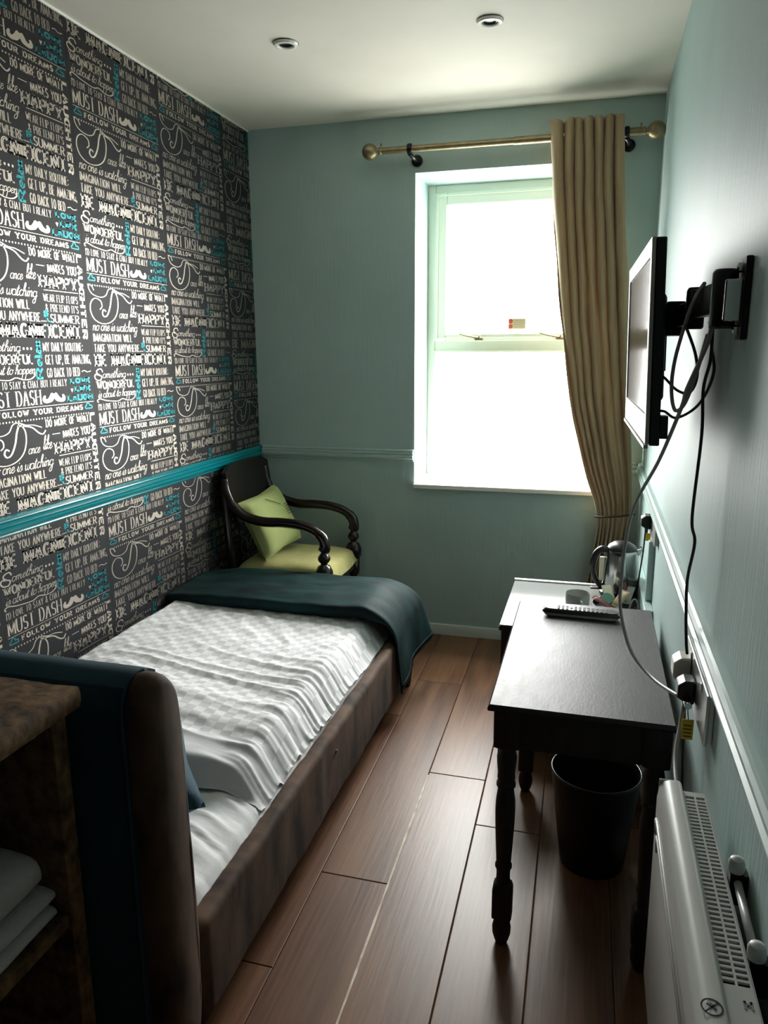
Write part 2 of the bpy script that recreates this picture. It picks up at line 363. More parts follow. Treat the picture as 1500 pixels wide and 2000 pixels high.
# ------------------------------------------------------------------ wallpaper lettering: a stroke font
def arcp(cx, cy, rx, ry, a0, a1, n=7): return [(cx + rx * math.cos(math.radians(a0 + (a1 - a0) * i / n)), cy + ry * math.sin(math.radians(a0 + (a1 - a0) * i / n))) for i in range(n + 1)]
G = {
 'A': (1, [[(0, 0), (.5, 1)], [(.5, 1), (1, 0)], [(.2, .36), (.8, .36)]]),
 'B': (.9, [[(0, 0), (0, 1)], [(0, 1), (.5, 1)] + arcp(.5, .77, .42, .23, 90, -90) + [(0, .54)], [(0, .54), (.5, .54)] + arcp(.5, .27, .5, .27, 90, -90) + [(0, 0)]]),
 'C': (.95, [arcp(.5, .5, .5, .5, 45, 315, 14)]),
 'D': (.95, [[(0, 0), (0, 1)], [(0, 1), (.4, 1)] + arcp(.4, .5, .6, .5, 90, -90, 9) + [(0, 0)]]),
 'E': (.8, [[(0, 0), (0, 1)], [(0, 1), (1, 1)], [(0, .52), (.75, .52)], [(0, 0), (1, 0)]]),
 'F': (.78, [[(0, 0), (0, 1)], [(0, 1), (1, 1)], [(0, .52), (.75, .52)]]),
 'G': (1, [arcp(.5, .5, .5, .5, 45, 350, 14), [(1, 0), (1, .45)], [(.6, .45), (1, .45)]]),
 'H': (1, [[(0, 0), (0, 1)], [(1, 0), (1, 1)], [(0, .52), (1, .52)]]),
 'I': (.08, [[(.5, 0), (.5, 1)]]),
 'K': (.95, [[(0, 0), (0, 1)], [(0, .42), (.95, 1)], [(.3, .6), (1, 0)]]),
 'L': (.78, [[(0, 0), (0, 1)], [(0, 0), (1, 0)]]),
 'M': (1.3, [[(0, 0), (0, 1)], [(0, 1), (.5, .1)], [(.5, .1), (1, 1)], [(1, 0), (1, 1)]]),
 'N': (1, [[(0, 0), (0, 1)], [(0, 1), (1, 0)], [(1, 0), (1, 1)]]),
 'O': (1, [arcp(.5, .5, .5, .5, 0, 360, 18)]),
 'P': (.88, [[(0, 0), (0, 1)], [(0, 1), (.5, 1)] + arcp(.5, .74, .5, .26, 90, -90) + [(0, .48)]]),
 'R': (.95, [[(0, 0), (0, 1)], [(0, 1), (.5, 1)] + arcp(.5, .75, .44, .25, 90, -90) + [(0, .5)], [(.45, .5), (1, 0)]]),
 'S': (.82, [arcp(.5, .74, .46, .26, 30, 270, 9)[:-1] + arcp(.5, .25, .5, .25, 90, -150, 9)]),
 'T': (.95, [[(.5, 0), (.5, 1)], [(0, 1), (1, 1)]]),
 'U': (1, [[(0, 1), (0, .35)] + arcp(.5, .33, .5, .33, 180, 360, 9) + [(1, .35), (1, 1)]]),
 'V': (1, [[(0, 1), (.5, 0)], [(.5, 0), (1, 1)]]),
 'W': (1.4, [[(0, 1), (.27, 0)], [(.27, 0), (.5, .9)], [(.5, .9), (.73, 0)], [(.73, 0), (1, 1)]]),
 'Y': (1, [[(0, 1), (.5, .45)], [(.5, .45), (1, 1)], [(.5, 0), (.5, .45)]]),
 'Z': (.9, [[(0, 1), (1, 1), (0, 0), (1, 0)]]),
 '&': (1, [[(1, 0), (.25, .72)] + arcp(.48, .8, .24, .2, 200, -30, 8) + [(.2, .4)] + arcp(.4, .22, .4, .22, 150, 340, 8) + [(1, .45)]]),
 "'": (.08, [[(.5, .75), (.5, 1)]]), '.': (.1, [[(.5, 0), (.5, .12)]]), ',': (.1, [[(.3, -.15), (.6, .12)]]), ':': (.1, [[(.5, .1), (.5, .25)], [(.5, .6), (.5, .75)]]),
}
LC = {  # joined script: (advance, strokes); x-height .45
 'a': (.46, [arcp(.2, .22, .19, .22, 50, 400, 10), [(.38, .44), (.37, .1), (.42, .0), (.5, .1)]]),
 'b': (.42, [[(.0, .1), (.2, .6), (.24, .9), (.16, 1.0), (.1, .8), (.08, .15), (.16, .0), (.3, .05), (.34, .25), (.26, .42), (.34, .4), (.46, .42)]]),
 'c': (.36, [[(.32, .38), (.2, .45), (.05, .3), (.05, .12), (.16, .0), (.28, .03), (.42, .16)]]),
 'd': (.48, [arcp(.2, .22, .19, .22, 50, 400, 10), [(.4, 1.0), (.37, .1), (.42, .0), (.52, .1)]]),
 'e': (.36, [[(.02, .18), (.2, .22), (.32, .34), (.22, .45), (.08, .34), (.05, .14), (.15, .0), (.28, .03), (.42, .18)]]),
 'g': (.46, [arcp(.2, .22, .19, .22, 50, 400, 10), [(.38, .44), (.37, -.3), (.24, -.48), (.08, -.42), (.14, -.22), (.38, -.02), (.5, .12)]]),
 'h': (.46, [[(.0, .1), (.2, .6), (.24, .92), (.16, 1.0), (.1, .8), (.06, .0)], [(.07, .22), (.2, .43), (.32, .4), (.32, .1), (.38, .0), (.5, .12)]]),
 'i': (.22, [[(.0, .1), (.1, .44), (.08, .1), (.14, .0), (.26, .12)], [(.13, .6), (.15, .68)]]),
 'k': (.44, [[(.0, .1), (.2, .6), (.24, .92), (.16, 1.0), (.1, .8), (.06, .0)], [(.08, .2), (.28, .44), (.32, .34), (.1, .22), (.28, .02), (.46, .12)]]),
 'l': (.24, [[(.0, .1), (.2, .6), (.24, .92), (.16, 1.0), (.1, .8), (.08, .12), (.14, .0), (.28, .12)]]),
 'm': (.68, [[(.0, .3), (.07, .44), (.06, .0)], [(.07, .22), (.18, .43), (.28, .38), (.27, .0)], [(.28, .22), (.4, .43), (.5, .38), (.5, .1), (.56, .0), (.7, .12)]]),
 'n': (.46, [[(.0, .3), (.07, .44), (.06, .0)], [(.07, .22), (.2, .43), (.32, .38), (.31, .1), (.37, .0), (.5, .12)]]),
 'o': (.42, [arcp(.2, .22, .18, .22, 60, 420, 12), [(.28, .42), (.36, .36), (.46, .42)]]),
 'p': (.44, [[(.0, .2), (.1, .44), (.04, -.46)], [(.06, .15), (.16, .42), (.3, .42), (.36, .22), (.26, .02), (.1, .03)], [(.26, .02), (.48, .14)]]),
 's': (.34, [[(.0, .08), (.2, .46), (.28, .2), (.2, .0), (.06, .04)], [(.2, .0), (.38, .14)]]),
 't': (.30, [[(.0, .1), (.18, .78), (.1, .1), (.18, .0), (.34, .12)], [(.02, .52), (.3, .55)]]),
 'u': (.48, [[(.0, .3), (.06, .44), (.05, .12), (.12, .0), (.24, .06), (.36, .3)], [(.38, .44), (.36, .1), (.42, .0), (.52, .12)]]),
 'w': (.58, [[(.0, .3), (.06, .44), (.06, .12), (.14, .0), (.26, .1), (.3, .42), (.3, .1), (.4, .0), (.5, .14), (.52, .42), (.62, .4)]]),
 'x': (.4, [[(0, .44), (.36, 0)], [(0, 0), (.36, .44)]]),
}
TW, TH = .571, .567
class Tile:
    def __init__(s): s.mb = MB()
    def rib(s, pts, wf, mi=0, lay=0):
        pts = [Vector((p[0], p[1])) for p in pts]
        pts = [p for i, p in enumerate(pts) if i == 0 or (p - pts[i - 1]).length > 1e-5]
        n = len(pts)
        if n < 2: return
        seg = [(pts[i + 1] - pts[i]).normalized() for i in range(n - 1)]; L = []; Rr = []
        for i, p in enumerate(pts):
            a = seg[max(i - 1, 0)]; b = seg[min(i, n - 2)]; t = a + b
            t = t.normalized() if t.length > 1e-4 else b
            w = .5 * (wf(a) + wf(b)) * .5; nn = Vector((-t.y, t.x)); L.append(p + nn * w); Rr.append(p - nn * w)
        z = .0012 + .0001 * lay
        v = [(p.x, p.y, z) for q in zip(L, Rr) for p in q]
        s.mb.add(v, [(2 * i, 2 * i + 1, 2 * i + 3, 2 * i + 2) for i in range(n - 1)], mi)
    def bar(s, x0, x1, y0, y1, mi=0, lay=0):
        z = .0012 + .0001 * lay; s.mb.add([(x0, y0, z), (x1, y0, z), (x1, y1, z), (x0, y1, z)], [(0, 1, 2, 3)], mi)
    def disc(s, x, y, r, mi=0, n=10):
        s.mb.add([(x + r * math.cos(2 * PI * k / n), y + r * math.sin(2 * PI * k / n), .0012) for k in range(n)], [tuple(range(n))], mi)
    def text(s, t, u0, u1, v0, v1, thick=.3, thin=.3, serif=0, sth=.1, gap=.34, mi=0, inline=0, xf=None):
        """capitals fitted to a box of the tile; thick and thin are fractions of a letter's width, serif too"""
        xf = xf or (lambda x, y: (x, y))
        tot = sum(.5 if c == ' ' else G[c][0] for c in t) + gap * (len(t) - 1) + thick
        X0, X1, Y1, Y0 = u0 * TW, u1 * TW, -v0 * TH, -v1 * TH
        un = (X1 - X0) / tot; h = Y1 - Y0; x = X0 + thick * un / 2
        tk, tn = thick * un, thin * un
        wf = lambda d: tn + (tk - tn) * abs(d.y)
        for c in t:
            if c == ' ': x += (.5 + gap) * un; continue
            w, ss = G[c]; pad = tn * .5
            for st in ss:
                pp = [(x + a * w * un, Y0 + pad + b * (h - 2 * pad)) for a, b in st]
                if abs(st[0][1] - st[-1][1]) > .4 and len(st) == 2: pp = [(pp[0][0], pp[0][1] + (pad if st[0][1] > .5 else -pad) * (st[0][1] in (0, 1))), (pp[1][0], pp[1][1] + (pad if st[1][1] > .5 else -pad) * (st[1][1] in (0, 1)))]
                pp = [xf(*q) for q in pp]; s.rib(pp, wf if xf(0, 0) == (0, 0) and xf(1, 0) == (1, 0) else (lambda d: tk), mi)
                if inline: s.rib(pp, lambda d: inline * un, 2, 1)
                if serif:
                    for k, (a, b) in ((0, st[0]), (-1, st[-1])):
                        q = st[1] if k == 0 else st[-2]
                        if b in (0, 1) and abs(q[1] - b) > .15 and abs(q[1] - b) > .4 * abs(q[0] - a):
                            xx = x + a * w * un; yy = Y0 if b == 0 else Y1; dy = sth * h * (1 if b == 0 else -1)
                            P = [xf(xx - serif * un / 2, yy + dy / 2), xf(xx + serif * un / 2, yy + dy / 2)]
                            s.rib(P, lambda d: sth * h, mi)
            x += (w + gap) * un
    def script(s, t, u0, u1, v, sz, w=.045, slant=.35, mi=0, k=3, xf=None, heavy=.4):
        """joined lower case on baseline v; sz is the ascender height in tile heights"""
        xf = xf or (lambda x, y: (x, y))
        adv = sum(.28 if c == ' ' else LC[c][0] for c in t); h = sz * TH
        sx = (u1 - u0) * TW / adv; x = u0 * TW; y = -v * TH
        for c in t:
            if c == ' ': x += .28 * sx; continue
            a, ss = LC[c]
            for st in ss:
                pp = [(x + p * sx + q * h * slant, y + q * h) for p, q in st]
                pp = [xf(p.x, p.y) for p in catmull([Vector((p[0], p[1], 0)) for p in pp], k)]
                s.rib(pp, lambda d: h * w * (1 + heavy * 2 * (abs(d.y) if d.y < 0 else .2)), mi)
            x += a * sx
    def curve(s, pts, w, mi=0, k=8, heavy=1.0):
        pts = [Vector((u * TW, -v * TH, 0)) for u, v in pts]
        s.rib([(p.x, p.y) for p in catmull(pts, k)], lambda d: w * TW * (1 + heavy * abs(d.y)), mi)
    def cloud(s, u, v, sz, mi=1):
        s.curve([(u - sz, v), (u - sz * 1.15, v - sz * .35), (u - sz * .75, v - sz * .6), (u - sz * .4, v - sz * 1.15), (u + sz * .15, v - sz * .95), (u + sz * .3, v - sz * .6), (u + sz * .85, v - sz * .55), (u + sz * 1.05, v - sz * .15), (u + sz * .8, v), (u, v), (u - sz, v)], .007, mi, 5, .3)

def build_tile():
    t = Tile()
    for k in range(38): t.disc((.02 + k * .0242) * TW, -.003 * TH, .0031, 0, 8)
    # swirled capital of the dance line
    t.curve([(.47, .055), (.40, .035), (.34, .03), (.28, .012), (.235, .02), (.20, .06), (.14, .075), (.06, .06), (.025, .025), (.03, -.0), (.06, .012), (.075, .035)], .0045, 0, 8, 1.0)
    t.curve([(.50, .075), (.475, .095), (.44, .085), (.39, .05), (.33, .035), (.27, .03)], .007, 0, 8, .5)
    t.curve([(.285, .02), (.26, .07), (.24, .13), (.205, .185), (.17, .20), (.15, .18), (.165, .155), (.19, .165)], .0062, 0, 8, 1.2)
    t.curve([(.30, .022), (.33, .07), (.325, .14), (.29, .20), (.22, .238), (.13, .245), (.055, .215), (.025, .16), (.04, .11), (.085, .085), (.14, .10), (.15, .135), (.125, .155)], .0045, 0, 8, 1.3)
    t.script('ance', .335, .430, .202, .070, .038); t.script('like', .462, .538, .190, .085, .038, .25)
    t.script('no one is watching', .03, .535, .292, .075)
    t.text('DO MORE OF WHAT', .505, .915, .012, .060, .38, .22, .62, .13, .45)
    t.bar(.555 * TW, .625 * TW, -.104 * TH, -.108 * TH); t.text('MAKES YOU', .65, .915, .086, .140, .38, .2, .62, .13, .45)
    t.text('HAPPY', .565, .915, .160, .230, .34, .18, .62, .14, .42, inline=.07); t.bar(.60 * TW, .915 * TW, -.243 * TH, -.247 * TH)
    t.text('WEAR FLIP FLOPS', .59, .905, .268, .312, .26, .08, .5, .04, .45)
    t.text("& PRETEND IT'S", .60, .905, .326, .370, .26, .08, .5, .04, .45); t.text('SUMMER', .635, .905, .384, .434, .30, .08, .56, .045, .42)
    for a in range(5): t.disc(.6 * TW + .0075 * math.cos(a * 1.257), -.385 * TH + .0085 * math.sin(a * 1.257), .0062, 1, 8)
    t.curve([(.605, .40), (.615, .425), (.64, .43)], .006, 1)
    t.text('IMAGINATION WILL', .03, .47, .313, .364, .34, .18, 0, 0, .44, inline=.05); t.text('TAKE YOU ANYWHERE....', .03, .60, .381, .433, .34, .18, 0, 0, .44, inline=.05)
    t.text('BE MAGNIFICENT', .03, .91, .446, .526, .40, .2, .72, .16, .48, inline=.07)
    # words set on their side
    def rot(u0, v0, v1, w, ccw=False):
        def xf(x, y):
            a = x / TW; b = -y / TH      # a along the word 0..1, b 0..1 top to bottom
            if ccw: return ((u0 + b * w) * TW, -(v1 - a * (v1 - v0)) * TH)
            return ((u0 + (1 - b) * w) * TW, -(v0 + a * (v1 - v0)) * TH)
        return xf
    L = 'LAUGHTER'; vv = .012
    for i, c in enumerate(L):
        x = rot(.930, vv, vv + .046, .042)
        for st in G[c][1]:
            pp = [x(p * TW, -(1 - q) * TH) for p, q in st]
            t.rib(pp, lambda d: .0105 if abs(d.x) > .5 else .006, 0)
            if len(st) == 2 and st[0][0] == st[1][0]:
                for q in (0, 1): t.rib([x((st[0][0] - .2) * TW, -q * TH), x((st[0][0] + .2) * TW, -q * TH)], lambda d: .004, 0)
        vv += .0665
    # relax, reading upwards: a runs up the word, b from its foot (right) to its top (left)
    xr = lambda a, b: ((.525 - .055 * b) * TW, -(.768 - a * .222) * TH)
    RX = [(.02, .26, G['R'][1]), (.36, .15, [[(0, .3), (1, .3)] + arcp(.5, .32, .5, .32, 0, 290, 12)]), (.57, .05, [[(.5, 0), (.5, 1)], [(-.6, 0), (1.6, 0)], [(-.4, 1), (.5, 1)]]),
          (.68, .13, [arcp(.42, .2, .42, .2, 0, 360, 12), [(.1, .6), (.5, .66), (.9, .5), (.9, 0), (1.2, 0)]]), (.86, .13, [[(0, .62), (1, 0)], [(0, 0), (1, .62)]])]
    for a0, w, ss in RX:
        for st in ss: t.rib([xr(a0 + p * w, q) for p, q in st], lambda d: .0085 if abs(d.x) > .5 else .0055, 1)
    # something wonderful
    t.curve([(.10, .565), (.085, .545), (.05, .548), (.035, .565), (.06, .583), (.085, .595), (.07, .618), (.03, .615), (.012, .595), (.025, .578), (.055, .585)], .006, 0, 6, .8)
    t.script('omething', .095, .355, .605, .062); [t.disc(u * TW, -.590 * TH, .0045) for u in (.385, .415, .445)]
    t.text('WONDERFUL', .025, .455, .624, .680, .36, .2, .64, .14, .42, inline=.06)
    t.script('is about to happen', .03, .46, .735, .062)
    t.curve([(.03, .765), (.02, .752), (.05, .742), (.12, .757), (.24, .768), (.30, .755), (.36, .768), (.42, .765), (.455, .745), (.445, .735)], .005, 0)
    t.text('MY DAILY ROUTINE:', .545, .915, .553, .606, .36, .18, 0, 0, .44, inline=.06); t.text('GET UP, BE AMAZING,', .555, .985, .627, .684, .36, .18, 0, 0, .44, inline=.06)
    t.text('GO BACK TO BED', .56, .865, .706, .762, .36, .18, 0, 0, .44, inline=.06); t.curve([(.885, .735), (.91, .728), (.94, .738), (.975, .732)], .004)
    t.text("I'D LOVE TO STAY & CHAT BUT I REALLY", .025, .73, .777, .818, .28, .08, .5, .04, .46)
    t.text('MUST DASH', .025, .49, .832, .918, .30, .07, .56, .03, .42)
    # moustache
    top = [(.50, .885), (.515, .868), (.53, .872), (.527, .885), (.54, .892), (.56, .878), (.58, .855), (.603, .862)]
    bot = [(.50, .885), (.505, .905), (.53, .915), (.56, .912), (.585, .905), (.603, .888)]
    tp = catmull([Vector((a, b, 0)) for a, b in top], 4); bt = catmull([Vector((a, b, 0)) for a, b in bot], 4)
    N = 16
    def smp(l, f): i = f * (len(l) - 1); k = min(int(i), len(l) - 2); return l[k].lerp(l[k + 1], i - k)
    for sgn in (0, 1):
        v = []
        for i in range(N + 1):
            for p in (smp(tp, i / N), smp(bt, i / N)):
                u = p.x if not sgn else 1.206 - p.x
                v.append((u * TW, -p.y * TH, .0012))
        t.mb.add(v, [(2 * i, 2 * i + 1, 2 * i + 3, 2 * i + 2) for i in range(N)], 0)
    t.text('LOVE', .765, .965, .772, .808, .36, .26, .62, .18, .42, 1); t.text('LIFE', .80, .965, .824, .860, .36, .26, .62, .18, .42, 1); t.text('LAUGH', .725, .975, .877, .918, .36, .26, .62, .18, .42, 1)
    t.mb.add([(u * TW, -v * TH, .0012) for u, v in ((.762, .842), (.768, .836), (.774, .842), (.780, .836), (.786, .842), (.774, .862))], [(0, 1, 2, 3, 4, 5)], 0)
    t.bar(.02 * TW, .72 * TW, -.929 * TH, -.932 * TH); t.bar(.72 * TW, .98 * TW, -.929 * TH, -.932 * TH)
    t.cloud(.065, .973, .032); t.cloud(.925, .973, .032)
    t.text('FOLLOW YOUR DREAMS', .125, .865, .944, .978, .36, .22, .6, .14, .62)
    return t.mb
tile = build_tile()
def wall_strip(y0, y1, zlo, zhi, z0):
    """one hung drop of paper y0..y1 with its lettering cut at the trims"""
    st = obj('wallpaper_strip', box((.0, y0 + .0003, zlo), (.0008, y1 - .0003, zhi)), 'paper', wl)
    bm = bmesh.new(); yl = y1 - TW if y1 < -.01 else y0
    yl = y0
    k = 0
    zz = z0
    while zz - TH < zhi: zz += TH
    while zz > zlo:
        if zz - TH < zhi:
            vs_ = [bm.verts.new((p[2], yl + p[0], zz + p[1])) for p in tile.v]
            for f, mi in zip(tile.f, tile.m):
                try: q = bm.faces.new([vs_[i] for i in f]); q.material_index = mi
                except ValueError: pass
        zz -= TH
    for co, no in (((0, 0, zhi - .002), (0, 0, 1)), ((0, 0, zlo + .002), (0, 0, -1)), ((0, y1, 0), (0, 1, 0))):
        if no[1] and y1 < -.01: continue
        bmesh.ops.bisect_plane(bm, geom=bm.verts[:] + bm.edges[:] + bm.faces[:], plane_co=co, plane_no=no, clear_outer=True)
    for f in bm.faces:
        if f.normal.x < 0: f.normal_flip()
    me = bpy.data.meshes.new('lettering'); bm.to_mesh(me); bm.free()
    for m in ('ink_silver', 'ink_teal', 'paper'): me.materials.append(M[m])
    o = bpy.data.objects.new('lettering', me); COL.objects.link(o); o.parent = st
    o['label'] = 'silver and teal printed words'
offs_up = {0: 1.872, 1: 1.967, 2: 1.800, 3: 1.901, 4: 1.83, 5: 1.95}
offs_lo = {0: 1.16, 1: .974, 2: .790, 3: .590, 4: .70, 5: .9}
for i in range(6):
    y0 = -.302 - i * TW; y1 = 0 if i == 0 else y0 + TW
    wall_strip(y0, y1, 1.037, H - .002, offs_up[i]); wall_strip(y0, y1, .002, .966, offs_lo[i])

# ------------------------------------------------------------------ bed
BX = 1.018      # inner face of the side rail
bed = thing('upholstered_bed', 'low upholstered bed frame in brown crushed velvet with teal backed headboard', 'bed', (.53, -1.7, 0))
def rrect(x0, x1, z0, z1, r, n=5):
    pts = []
    for cx, cz, a in ((x1 - r, z1 - r, 0), (x0 + r, z1 - r, 90), (x0 + r, z0 + r, 180), (x1 - r, z0 + r, 270)):
        pts += [(cx + r * math.cos(math.radians(a + 90 * k / n)), cz + r * math.sin(math.radians(a + 90 * k / n))) for k in range(n + 1)]
    return pts
def soft_bar(p0, p1, prof, n, wob):
    """sweep a rounded profile (offset along normal, z) from p0 to p1, gently padded"""
    rings = []; p0 = Vector(p0); p1 = Vector(p1); d = (p1 - p0).normalized(); nr = Vector((d.y, -d.x, 0))
    for i in range(n + 1):
        p = p0.lerp(p1, i / n)
        rings.append([p + nr * (a + wob * nz(i * .8, b * 14, a * 9)) + Vector((0, 0, b + wob * .7 * nz(i * .6, a * 20, 4))) for a, b in prof])
    return MB().rings(rings)
pr = rrect(-.026, .026, .085, .335, .02)
obj('side_rail', soft_bar((1.036, -.70, 0), (1.036, -2.69, 0), pr, 40, .006), 'brown_velvet', bed, smooth=True)
obj('side_rail', soft_bar((.035, -.70, 0), (.035, -2.69, 0), pr, 30, .004), 'brown_velvet', bed, smooth=True)
obj('foot_rail', soft_bar((.01, -.69, 0), (1.06, -.69, 0), rrect(-.028, .028, .085, .40, .02), 24, .004), 'brown_velvet', bed, smooth=True)
for x, y in ((1.036, -.70), (.05, -.70), (1.03, -2.74), (.06, -2.74)):
    mt = 'black_plastic' if y > -1 else 'teal_velvet'
    obj('leg', MB().lathe([(.016, 0), (.02, .02), (.027, .10)], (x, y, 0), 14), mt, bed, smooth='auto')
def slats():
    for k in range(9): obj('slat', box((.07, -2.5 + k * .21, .16), (1.01, -2.43 + k * .21, .175)), 'old_wood', bed)
slats()
# headboard: teal padded back that wraps over the top, brown front and side wing
hb = MB(); prof = [(-2.765, .06), (-2.77, .3), (-2.768, .6), (-2.765, .84), (-2.760, .885), (-2.745, .918), (-2.715, .934), (-2.685, .936), (-2.665, .925), (-2.665, .06)]
rings = []
for i in range(25):
    x = .012 + (1.012 - .012) * i / 24
    rings.append([(x, y - .040 + .003 * nz(x * 5, z * 5), z + .022 + (.004 * nz(x * 6, y * 9, 3) if z > .8 else 0) - .006 * (x / .98)) for y, z in prof])
hb.rings(rings)
head = obj('headboard', hb, 'teal_velvet', bed, smooth='auto')
wp = [(-2.763, .07), (-2.766, .45), (-2.764, .84), (-2.757, .893), (-2.742, .920), (-2.718, .932), (-2.692, .926), (-2.668, .900), (-2.654, .862), (-2.648, .78), (-2.640, .62), (-2.634, .48), (-2.630, .33), (-2.632, .20), (-2.640, .10), (-2.652, .07)]
wp = [(p.x - .042, p.y + .024) for p in catmull([Vector((a, b, 0)) for a, b in wp], 3)]
wing = MB(); rings = []
wc = (-2.742, .524)
for x, k in ((1.010, .0), (1.032, .0), (1.048, .004), (1.058, .011), (1.063, .022)):
    rings.append([(x + .002 * nz(z * 12, y * 30), y + (wc[0] - y) * k / .065 * 1.0, z + (wc[1] - z) * k / .43) for y, z in wp])
wing.rings(rings)
obj('side_wing', wing, 'brown_velvet', head, smooth='auto', label='brown velvet side of the headboard')
obj('front_pad', soft_bar((.02, -2.685, 0), (1.012, -2.685, 0), rrect(-.018, .022, .10, .915, .02), 16, .005), 'brown_velvet', head, smooth=True)
obj('piping', MB().tube([(1.006, -2.811, .09), (1.005, -2.813, .42), (1.004, -2.811, .77), (1.000, -2.805, .90), (1.003, -2.776, .945), (1.013, -2.742, .957)], .0035, 8, smooth=5), 'teal_velvet', head, smooth=True)
obj('rail_bracket', MB().lathe([(.006, 0), (.006, .006), (.003, .008)], (1.062, -1.80, .27), 10, axis='X'), 'brass', bed)

mat_t = thing('mattress', 'white mattress in a wrinkled fitted sheet lying in the bed frame', 'mattress', (.53, -1.7, .176))
obj('mattress_core', box((.068, -2.655, .177), (1.004, -.73, .34)), 'sheet', mat_t, bevel=.03, seg=3)
def sheet_z(x, y):
    e = sstep(BX - .012, BX - .13, x); w = 0
    w += .011 * (1 - 2.4 * abs(nz(x * 2.5 + 4, y * 26 + 6 * x, 3))) * math.exp(-((x - .98) / .12) ** 2)
    w += .008 * (1 - abs(nz(x * 1.6 + y * 1.0, y * 17, 5)) * 2.2) * sstep(.2, .9, x)
    w += .006 * nz(x * 3, y * 8, 2)
    return .338 + .032 * e + w * (.3 + .7 * e) - .035 * sstep(BX - .03, BX + .002, x)
def sheet_fn(u, v):
    x = .066 + u * (BX - .010 - .066); y = -2.655 + v * .80
    return (x, y, sheet_z(x, y))
obj('fitted_sheet', MB().grid(sheet_fn, 110, 90), 'sheet', mat_t, smooth=True, fix=False)

# duvet
DY0, DY1 = -2.235, -.74
def duvet_h(x, y):
    s = (y - DY0) / (DY1 - DY0)
    base = .432 + .028 * sstep(.9, .05, x) - .012 * sstep(.0, .3, x) * 0
    base += .014 * math.sin(s * 7.0 + .6) * sstep(1.0, .6, x) * sstep(0, .2, x)
    # shallow creases: broad, then gathers that fan in from the tucked edge
    edge = math.exp(-((BX - .03 - x) / .13) ** 2)
    g = nz(x * 2.2 + 3, y * 3.0, 1)
    gath = (1 - 2.5 * abs(nz(x * 2.4 + 1, y * 21 + 7 * x, 7))) * (.6 + .8 * max(0, nz(x * 2, y * 3.2, 9) + .25)) + .5 * (1 - 2.5 * abs(nz(x * 3, y * 40 + 9 * x, 17)))
    near = sstep(-1.2, -1.75, y)
    w = .0105 * gath * edge * (.30 + .70 * near) + .0035 * (1 - 2.6 * abs(nz(x * 11 + y * 6, y * 17, 12))) * (.5 + .5 * nz(x * 3, y * 3, 4))
    rid = 1 - abs(nz(x * 1.3 + y * 1.3, y * 11 + x * 1.5, 5)) * 2.4
    w += .012 * max(0, rid) * near * sstep(.05, .3, x)
    rid2 = 1 - abs(nz(x * 7 + 2, y * 6, 8)) * 3
    w += .006 * max(0, rid2) * (1 - near * .6)
    w += .010 * g
    # roll down to the rail on the right, to the wall on the left, to the sheet at the near end
    r = .115 * sstep(BX - .13, BX + .004, x) ** 1.6
    l = .05 * sstep(.06, .0, x)
    nr = sstep(DY0 + .07, DY0 - .004, y)
    z = base + w - r - l
    lo = sheet_z(min(x, 1.0), y) + .006
    if nr > 0: z = z * (1 - nr ** 2.2) + lo * nr ** 2.2
    f = sstep(DY1 - .07, DY1 + .01, y); z -= .07 * f
    return z
def bow(x): return .035 * sstep(.2, .8, x) - .02 * sstep(.8, 1.03, x) + .012 * nz(x * 5, 1)
def duvet_fn(u, v):
    x = .012 + u * (BX - .010 - .012); y = DY0 + v * (DY1 - DY0)
    yb = y - bow(x) * (1 - v) ** 2
    return (x, yb, duvet_h(x, y))
NU, NV = 170, 300
mb = MB().grid(duvet_fn, NU, NV)
duv = obj('duvet', mb, 'duvet', None, smooth=True, fix=False, solid=0)
tag(duv, 'white duvet with a woven grey check, rumpled across the bed', 'duvet')
uvl = duv.data.uv_layers.new(name='cloth')
q = .033
for lp in duv.data.loops:
    p = duv.data.vertices[lp.vertex_index].co
    if p.y < -2.10 + .02 * math.sin(p.x * 9): uvl.data[lp.index].uv = (.5, .5); continue
    uvl.data[lp.index].uv = ((p.x * .985 + p.y * .03 + .006 * nz(p.x * 6, p.y * 6)) / q, (p.y - p.x * .02 + .006 * nz(p.x * 6 + 9, p.y * 6)) / q)

# throw across the foot end, hanging over the right side
TY0, TY1 = -1.055, -.632
def throw_fn(u, v):
    # u along the bed width (0 wall .. 1 hanging end), v from near edge to far edge with both folded under
    Lx = 1.305; s = u * Lx
    xb = 1.03
    y = TY0 + (TY1 - TY0) * v
    r = .155
    flat = .90
    if s < flat: x = .012 + s; z = 0; h = 0
    else:
        a = (s - flat) / r
        if a < 1.35: x = .012 + flat + r * math.sin(a); h = r * (1 - math.cos(a))
        else: x = .012 + flat + r * math.sin(1.35) + (s - flat - 1.35 * r) * .08; h = r * (1 - math.cos(1.35)) + (s - flat - 1.35 * r) * .97
    sag = .012 * nz(x * 4, y * 5, 3) + .006 * nz(x * 9, y * 14, 6)
    top = .498 - .018 * sstep(.25, .0, x) + .012 * math.sin(v * PI) + .004 * sstep(.6, 1.0, x)
    drop = sstep(.95, 1.12, x)
    y2 = y + drop * (.03 * v + .06 * (1 - v)) + .02 * h / .3 * math.sin(v * 9) * drop
    z = top - h * (1.22 - .32 * v) + sag
    x += .016 * drop * math.sin(v * 7 + 1) * (h / .3) + .05 * v * drop * (h / .3)
    return (x, y2, z)
mb = MB(); NU, NV = 90, 34
P = [[throw_fn(i / NU, j / NV) for i in range(NU + 1)] for j in range(NV + 1)]
rows = []
